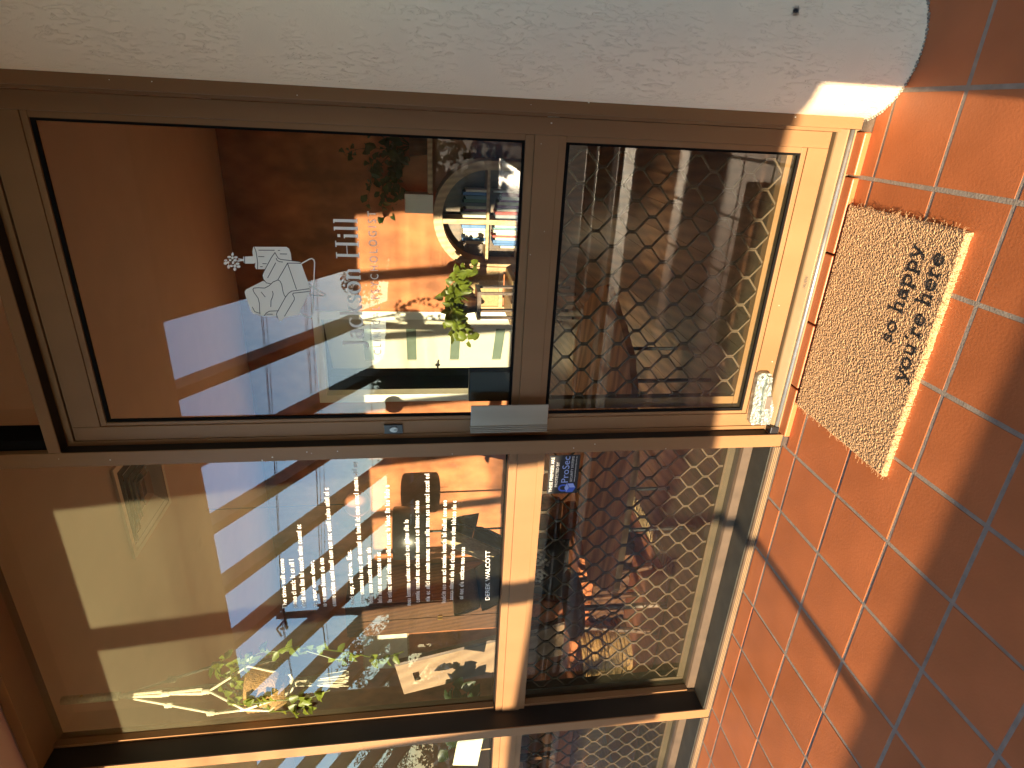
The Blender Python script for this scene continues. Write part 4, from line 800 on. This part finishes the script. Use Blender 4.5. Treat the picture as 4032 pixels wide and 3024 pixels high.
def cushion(label, c_, sz, rz, mat, dots):
    o = empty('cushion', label, 'cushion', 'cushions on the low bench'); o.location = c_; o.rotation_euler = (math.radians(-18), 0, rz); m = MB(); n_ = 12
    for sgn in (1, -1):
        b = len(m.v)
        for j in range(n_ + 1):
            for i in range(n_ + 1):
                u, v = i / n_ * 2 - 1, j / n_ * 2 - 1; t = ((1 - u ** 4) * (1 - v ** 4)) ** .6; m.v.append((u * sz / 2 * (1 - .06 * (1 - v * v)), sgn * -.075 * t, sz / 2 + v * sz / 2 * (1 - .06 * (1 - u * u))))
        for j in range(n_):
            for i in range(n_): a = b + j * (n_ + 1) + i; q = (a, a + 1, a + n_ + 2, a + n_ + 1); m.f.append(q if sgn == 1 else q[::-1]); m.mi.append(0)
    co = m.build('cover', mat, o, True)
    if dots:
        m = MB()
        for _ in range(dots):
            u, v = random.uniform(-.75, .75), random.uniform(-.75, .75); t = ((1 - u ** 4) * (1 - v ** 4)) ** .6
            for k in range(5):
                a = k * 1.257; q = Vector((u * sz / 2 + .018 * math.cos(a), -.075 * t - .002, sz / 2 + v * sz / 2 + .018 * math.sin(a))); m.ball(q, .011, sub=1, sc=(1, .25, 1))
        tag(m.build('flower_print', 'linen', co), kind='stuff')
    return o
cushion('black cushion printed with pale flowers on the low bench', (-2.38, 1.26, .31), .40, math.radians(10), 'blackcloth', 18)
cushion('rust cushion behind the flowered one on the low bench', (-2.86, 1.30, .31), .38, math.radians(-6), 'rust', 0)
bk = empty('round_basket', 'round straw basket on the rug inside the window', 'basket'); part('wall', 'basket', bk, lambda m: [m.lathe([(.165 + .012 * math.sin(k * 1.3), .014 + k * .02), (.172 + .012 * math.sin(k * 1.3), .024 + k * .02), (.165 + .012 * math.sin(k * 1.3), .033 + k * .02)], -2.75, .98, 28) for k in range(14)], True)
part('rim', 'basket', bk, lambda m: m.tube([(-2.75 + .18 * math.cos(a), .98 + .18 * math.sin(a), .30) for a in [2 * math.pi * i / 28 for i in range(29)]], .011, 8, cap=False), True)
stl = empty('dark_stool', 'dark timber stool on the rug by the window', 'stool'); part('seat', 'darkwood', stl, lambda m: m.lathe([(0, .42), (.16, .42), (.17, .43), (.17, .45), (.16, .46), (0, .46)], -2.12, .72, 28), True)
for i in range(4):
    a = .6 + i * math.pi / 2; part('leg', 'darkwood', stl, lambda m: m.tube([(-2.12 + .11 * math.cos(a), .72 + .11 * math.sin(a), .419), (-2.12 + .16 * math.cos(a), .72 + .16 * math.sin(a), .014)], .014, 8))
# small things on a desk behind the fixed window, seen just above the mid rail
dk = empty('desk', 'dark timber desk behind the fixed window', 'desk'); boxpart('top', 'darkwood', dk, -4.2, -3.05, .75, 1.35, .70, .735)
for a in (-4.18, -3.10):
    for b in (.77, 1.30): boxpart('leg', 'darkwood', dk, a, a + .035, b, b + .035, .001, .6995)
plant('desk_plant', 'spiky dark plant on the desk with sunlit leaf tips', 'plant', (-3.22, .95, .7355), .055, 12, 'leafdark', .09, 1, .26, 1.0, .1, 'black', 21)
m = MB(); m.box(-.09, .09, -.004, .004, 0, .13); o = m.build('paper_sheet', 'cream'); o.location = (-3.36, .62, .84); o.rotation_euler = (0, math.radians(9), math.radians(8)); tag(o, 'blank cream card at the far left window', 'card'); o.location = (-2.92, .55, .90)
m = MB(); m.tube([(-2.92, .56, .736), (-2.92, .56, .90)], .004, 6); tag(m.build('card_stick', 'cane'), 'thin stick carrying the cream card', 'stick')
# ------------------------------------------------------------------ hanging macrame planter behind the fixed window
mc = empty('macrame_planter', 'white macrame hanger with straw pot and trailing pothos behind the fixed window', 'planter'); hx, hy = -2.34, .52
mc.scale = (.885,) * 3; mc.location = (CAM_POS[0] * .115 + .035, CAM_POS[1] * .115 + .02, CAM_POS[2] * .115 - .06)
part('hook', 'brass', mc, lambda m: m.tube([(hx, hy, CZ), (hx, hy, 2.74), (hx + .02, hy, 2.72), (hx, hy, 2.70), (hx - .012, hy, 2.715)], .004, 6))
part('wrap', 'rope', mc, lambda m: m.tube([(hx, hy, 2.80), (hx, hy, 2.57)], .018, 10))
for i in range(4):
    a = math.pi / 4 + i * math.pi / 2; ca, sa = math.cos(a), math.sin(a); m = MB()
    for s_ in (-1, 1):
        for w_ in (.0, .006):
            off = Vector((-sa, ca, 0)) * (.006 * s_ + w_ * s_ * .6); pts = [Vector((hx, hy, 2.57)) + off * .4, Vector((hx + ca * .045, hy + sa * .045, 2.38)) + off, Vector((hx + ca * .055, hy + sa * .055, 2.345)) + off * .3, Vector((hx + ca * .09, hy + sa * .09, 2.20)) + off * 1.1, Vector((hx + ca * .10, hy + sa * .10, 2.165)) + off * .3]
            a2 = a + s_ * math.pi / 4; pts += [Vector((hx + .122 * math.cos(a2), hy + .122 * math.sin(a2), 2.02)), Vector((hx + .118 * math.cos(a2 + s_ * .25), hy + .118 * math.sin(a2 + s_ * .25), 1.92)), Vector((hx + .05 * math.cos(a2), hy + .05 * math.sin(a2), 1.85)), Vector((hx, hy, 1.835))]
            m.tube(pts, .0058, 6)
    m.build('cord', 'rope', mc, True)
    for zz, rr_ in ((2.362, .05), (2.182, .096)):
        kb = MB(); kb.lathe([(.004, zz - .02), (.012, zz - .016), (.015, zz - .009), (.012, zz - .004), (.0155, zz + .003), (.012, zz + .009), (.0145, zz + .014), (.004, zz + .02)], hx + ca * rr_, hy + sa * rr_, 10); kb.build('knot', 'rope', mc, True)
part('pot', 'basket', mc, lambda m: m.lathe([(0, 1.865), (.085, 1.865), (.105, 1.90)] + [(.108 + .005 * (k % 2), 1.905 + k * .0105) for k in range(12)] + [(.10, 2.03), (0, 2.01)], hx, hy, 32), True)
ts = MB()
for i in range(70):
    a = random.uniform(0, 6.28); r0 = random.uniform(0, .018); ts.tube([(hx + r0 * math.cos(a), hy + r0 * math.sin(a), 1.835), (hx + 1.4 * r0 * math.cos(a), hy + 1.4 * r0 * math.sin(a), 1.75), (hx + 2.3 * r0 * math.cos(a) + random.uniform(-.008, .008), hy + 2.3 * r0 * math.sin(a), 1.62 + random.uniform(-.03, .02))], .0019, 4)
tag(ts.build('tassel', 'rope', mc), kind='stuff'); part('tassel_knot', 'rope', mc, lambda m: m.ball((hx, hy, 1.835), .024, sub=2, sc=(1, 1, 1.2)), True)
vs_, lv = MB(), MB(); random.seed(31)
vines = [[(hx + .05, hy - .06, 2.04), (hx + .14, hy - .05, 2.08), (hx + .20, hy - .04, 1.98), (hx + .25, hy - .03, 1.82), (hx + .22, hy - .03, 1.68), (hx + .17, hy - .02, 1.55), (hx + .12, hy - .02, 1.44), (hx + .14, hy, 1.34)],
         [(hx + .06, hy, 2.04), (hx + .12, hy, 2.10), (hx + .16, hy, 2.05), (hx + .2, hy, 1.95), (hx + .17, hy + .02, 1.78), (hx + .13, hy, 1.66), (hx + .1, hy, 1.55)],
         [(hx, hy - .05, 2.04), (hx + .02, hy - .10, 2.08), (hx + .04, hy - .13, 2.0), (hx + .05, hy - .13, 1.88), (hx + .03, hy - .12, 1.76), (hx + .05, hy - .10, 1.66)],
         [(hx + .03, hy, 2.05), (hx + .09, hy - .02, 2.13), (hx + .16, hy - .02, 2.15), (hx + .2, hy - .02, 2.10)], [(hx - .03, hy + .02, 2.05), (hx - .03, hy, 2.12), (hx + .01, hy - .03, 2.14)], [(hx - .02, hy - .06, 1.98), (hx - .03, hy - .12, 1.92), (hx - .02, hy - .13, 1.80), (hx - .01, hy - .12, 1.74)]]
for vn in vines:
    vs_.tube(vn, .0024, 5)
    for p, q in zip(vn, vn[1:]):
        p, q = Vector(p), Vector(q)
        for k in range(4):
            c0 = p.lerp(q, random.random()); ld = (rv(1) + Vector((.2, -.1, -.35))).normalized(); leafcard(lv, c0, ld, Vector((random.uniform(-.4, .4), -1, .4)), random.uniform(.034, .058), random.uniform(.026, .042))
vs_.build('vine', 'leaf', mc); tag(lv.build('leaf', 'leaf', mc, True), kind='stuff')
# ================================================================== OUTSIDE, behind the camera: seen mirrored in the glass and in the shadows it throws
random.seed(17)
LX = lambda Y: 2.92 + .70 * (Y + 2.43)          # underside line of the sloping porch roof
def slope_bar(m, x0, x1, ya, yb, d):
    m.prism([(ya, LX(ya)), (yb, LX(yb)), (yb, LX(yb) + d), (ya, LX(ya) + d)], 'x', x0, x1)
pr_ = empty('sloping_porch_roof', 'steep open rafter roof in front of the porch, mirrored in the glass', 'roof')
xr = -1.86
while xr > -9.2:
    part('rafter', 'rafter', pr_, lambda m: slope_bar(m, xr - .045, xr + .045, -5.15, -1.66, .19)); xr -= .655
part('roof_panel', 'roof', pr_, lambda m: slope_bar(m, -1.27, 3.0, -5.15, -1.66, .06))
part('edge_rafter', 'rafter', pr_, lambda m: slope_bar(m, -1.31, -1.272, -5.15, -1.66, .16))
part('eave_board', 'rafter', pr_, lambda m: m.prism([(3.0, .90), (3.0, 1.08), (-1.27, 1.08), (-1.272, 1.52), (-2.6, 1.63), (-9.2, 1.78), (-9.2, 1.50), (-2.6, 1.30), (-1.4, 1.06), (-.3, .99)], 'y', -5.20, -5.155))
for xa in (-1.66,): boxpart('post', 'rafter', pr_, xa - .024, xa + .024, -5.15, -5.10, -.12, 1.25)
# low slatted edging that shades the near tiles
ed = empty('slatted_edging', 'low horizontal slat edging in front of the porch', 'edging')
for a, b in ((.1485, .2055), (.0430, .1335), (-.12, .010)): boxpart('slat', 'near_black', ed, -8.5, .02, -1.909, -1.901, a, b)
for xa in [-8.4 + 1.05 * i for i in range(8)]: boxpart('post', 'fence', ed, xa, xa + .07, -2.0, -1.926, -.12, .19)
gw = MB(); gw.box(.03, 3.2, -2.45, -2.30, -.12, 1.3); gwo = gw.build('garden_wall', 'render'); tag(gwo, 'plain rendered wall beside the porch approach', 'wall')
# glossy deck added to throw a sun glint into the door glass
dk2 = empty('glint_boards', 'glossy slatted deck added behind the camera for the white sun glint in the door', 'boards')
for i in range(9): boxpart('board', 'boards', dk2, -1.5 + i * .105, -1.405 + i * .105, -8.3, -5.9, -.10, -.06)
# utility pole and wires
up2 = empty('utility_pole', 'timber power pole with crossarms mirrored in the fixed window', 'pole')
part('pole', 'bark', up2, lambda m: m.tube([(-13.5, -12, -.12), (-13.5, -12, 5.45)], [.13, .10], 10))
part('crossarm', 'bark', up2, lambda m: m.tube([(-14.1, -12.1, 5.25), (-12.6, -11.9, 5.25)], .05, 6)); part('crossarm', 'bark', up2, lambda m: m.tube([(-13.9, -12.1, 4.15), (-12.4, -11.9, 4.15)], .05, 6))
part('street_lamp_arm', 'bark', up2, lambda m: m.tube([(-13.5, -12, 5.1), (-14.0, -12, 5.5), (-14.3, -12, 5.4)], .03, 6))
for xx_ in (-14.0, -13.2, -12.7):
    for zz in (5.3, 4.2): part('insulator', 'black', up2, lambda m: m.lathe([(.03, zz), (.05, zz + .03), (.03, zz + .10), (0, zz + .12)], xx_, -12, 8))
nm = ['topmost', 'second', 'third', 'fourth', 'fifth', 'sixth', 'seventh', 'lowest']
for i, (z0, z1) in enumerate([(5.30, 4.75), (5.28, 4.62), (5.25, 4.42), (4.20, 3.95), (4.18, 3.83), (4.12, 3.62), (4.1, 3.45), (2.8, 2.40)]):
    m = MB(); m.tube([(-30, -14, z0 + .3)] + [(-13.5 + 19.5 * t, -12 + .15 * (i % 3), z0 + (z1 - z0) * t - .25 * math.sin(math.pi * t)) for t in [k / 12 for k in range(13)]], .007, 5)
    tag(m.build('power_cable', 'wire'), '%s power cable strung from the utility pole across the sky' % nm[i], 'cable', 'power cables')
# trees and the dark houses behind
def tree(label, x, y, h, cr, n, seed, tall=1.0):
    random.seed(seed); o = empty('tree', label, 'tree', 'trees beyond the porch'); tr = MB(); lv = MB(); base = Vector((x, y, -.12))
    tr.tube([base, base + Vector((.1, 0, h * .35)), base + Vector((-.05, .1, h * .7)), base + Vector((0, 0, h * .95))], [.16, .12, .07, .02], 8)
    for k in range(14):
        z = h * random.uniform(.35, .92); a = random.uniform(0, 6.28); r_ = cr * random.uniform(.5, 1.05) * (1.1 - .6 * (z / h)); p = base + Vector((0, 0, z)); q = p + Vector((math.cos(a) * r_, math.sin(a) * r_, random.uniform(.1, .5) * tall))
        tr.tube([p, p.lerp(q, .5) + rv(.1), q], [.045, .03, .01], 5)
        for _ in range(n // 14):
            c0 = p.lerp(q, random.uniform(.35, 1.1)) + rv(cr * .24); leafcard(lv, c0, rv(1) + Vector((0, 0, -.3)), rv(1), random.uniform(.10, .22), random.uniform(.05, .10))
    tr.build('trunk', 'bark', o); tag(lv.build('crown', 'treeleaf', o), kind='stuff')
tree('loose feathery tree mirrored beside the utility pole', -19.5, -18, 5.0, 1.4, 1100, 1)
tree('taller feathery tree left of the utility pole', -22.0, -18, 5.0, 1.6, 1300, 2)
tree('broad tree mirrored low at the left of the fixed window', -25.0, -18.5, 5.2, 2.0, 1600, 3)
tree('leafy tree at the far left edge of the mirrored view', -29.5, -19, 5.4, 2.2, 1600, 4)
tree('dark tree mirrored between the inner door slots', -8.6, -18, 2.9, 1.3, 1500, 5)
tree('bushy tree mirrored across the door lettering', -5.0, -18, 3.9, 1.3, 1600, 6)
tree('small tree mirrored beside the pendant globe', -13.3, -20, 3.2, 1.2, 1100, 7)
hs = MB(); rng = random.Random(5)
def house(label, x0, x1, y, h, rh):
    o = empty('house', label, 'house', 'houses across the street'); boxpart('wall', 'interior_dark', o, x0, x1, y - 5, y, -.12, h)
    part('roof', 'rafter', o, lambda m: m.prism([(y + .4, h + .002), (y - 2.5, h + rh), (y - 5.4, h + .002)], 'x', x0 - .4, x1 + .4))
    for k in range(2):
        xa = x0 + (x1 - x0) * (.22 + .42 * k); w_ = boxpart('window', 'white', o, xa, xa + 1.1, y + .001, y + .04, .8, 1.9); boxpart('pane', 'black', w_, xa + .06, xa + 1.04, y + .041, y + .046, .86, 1.84)
house('low dark house across the street, right one', -12.5, -2.5, -22, 1.6, .75); house('low dark house across the street, left one', -27, -15, -23, 1.7, .9); house('low house behind the garden wall', -1.0, 8.0, -24, 1.8, .8)
hd_ = MB()
for _ in range(5200):
    x = random.uniform(-34, 8); c0 = Vector((x, -15.5 + random.uniform(-.5, .5), random.uniform(-.1, 1.35 + .25 * math.sin(x * 1.7)))); leafcard(hd_, c0, rv(1), rv(1), random.uniform(.15, .3), random.uniform(.1, .2))
tag(hd_.build('hedge', 'treeleaf'), 'dark hedge line across the street', 'hedge', kind='stuff')
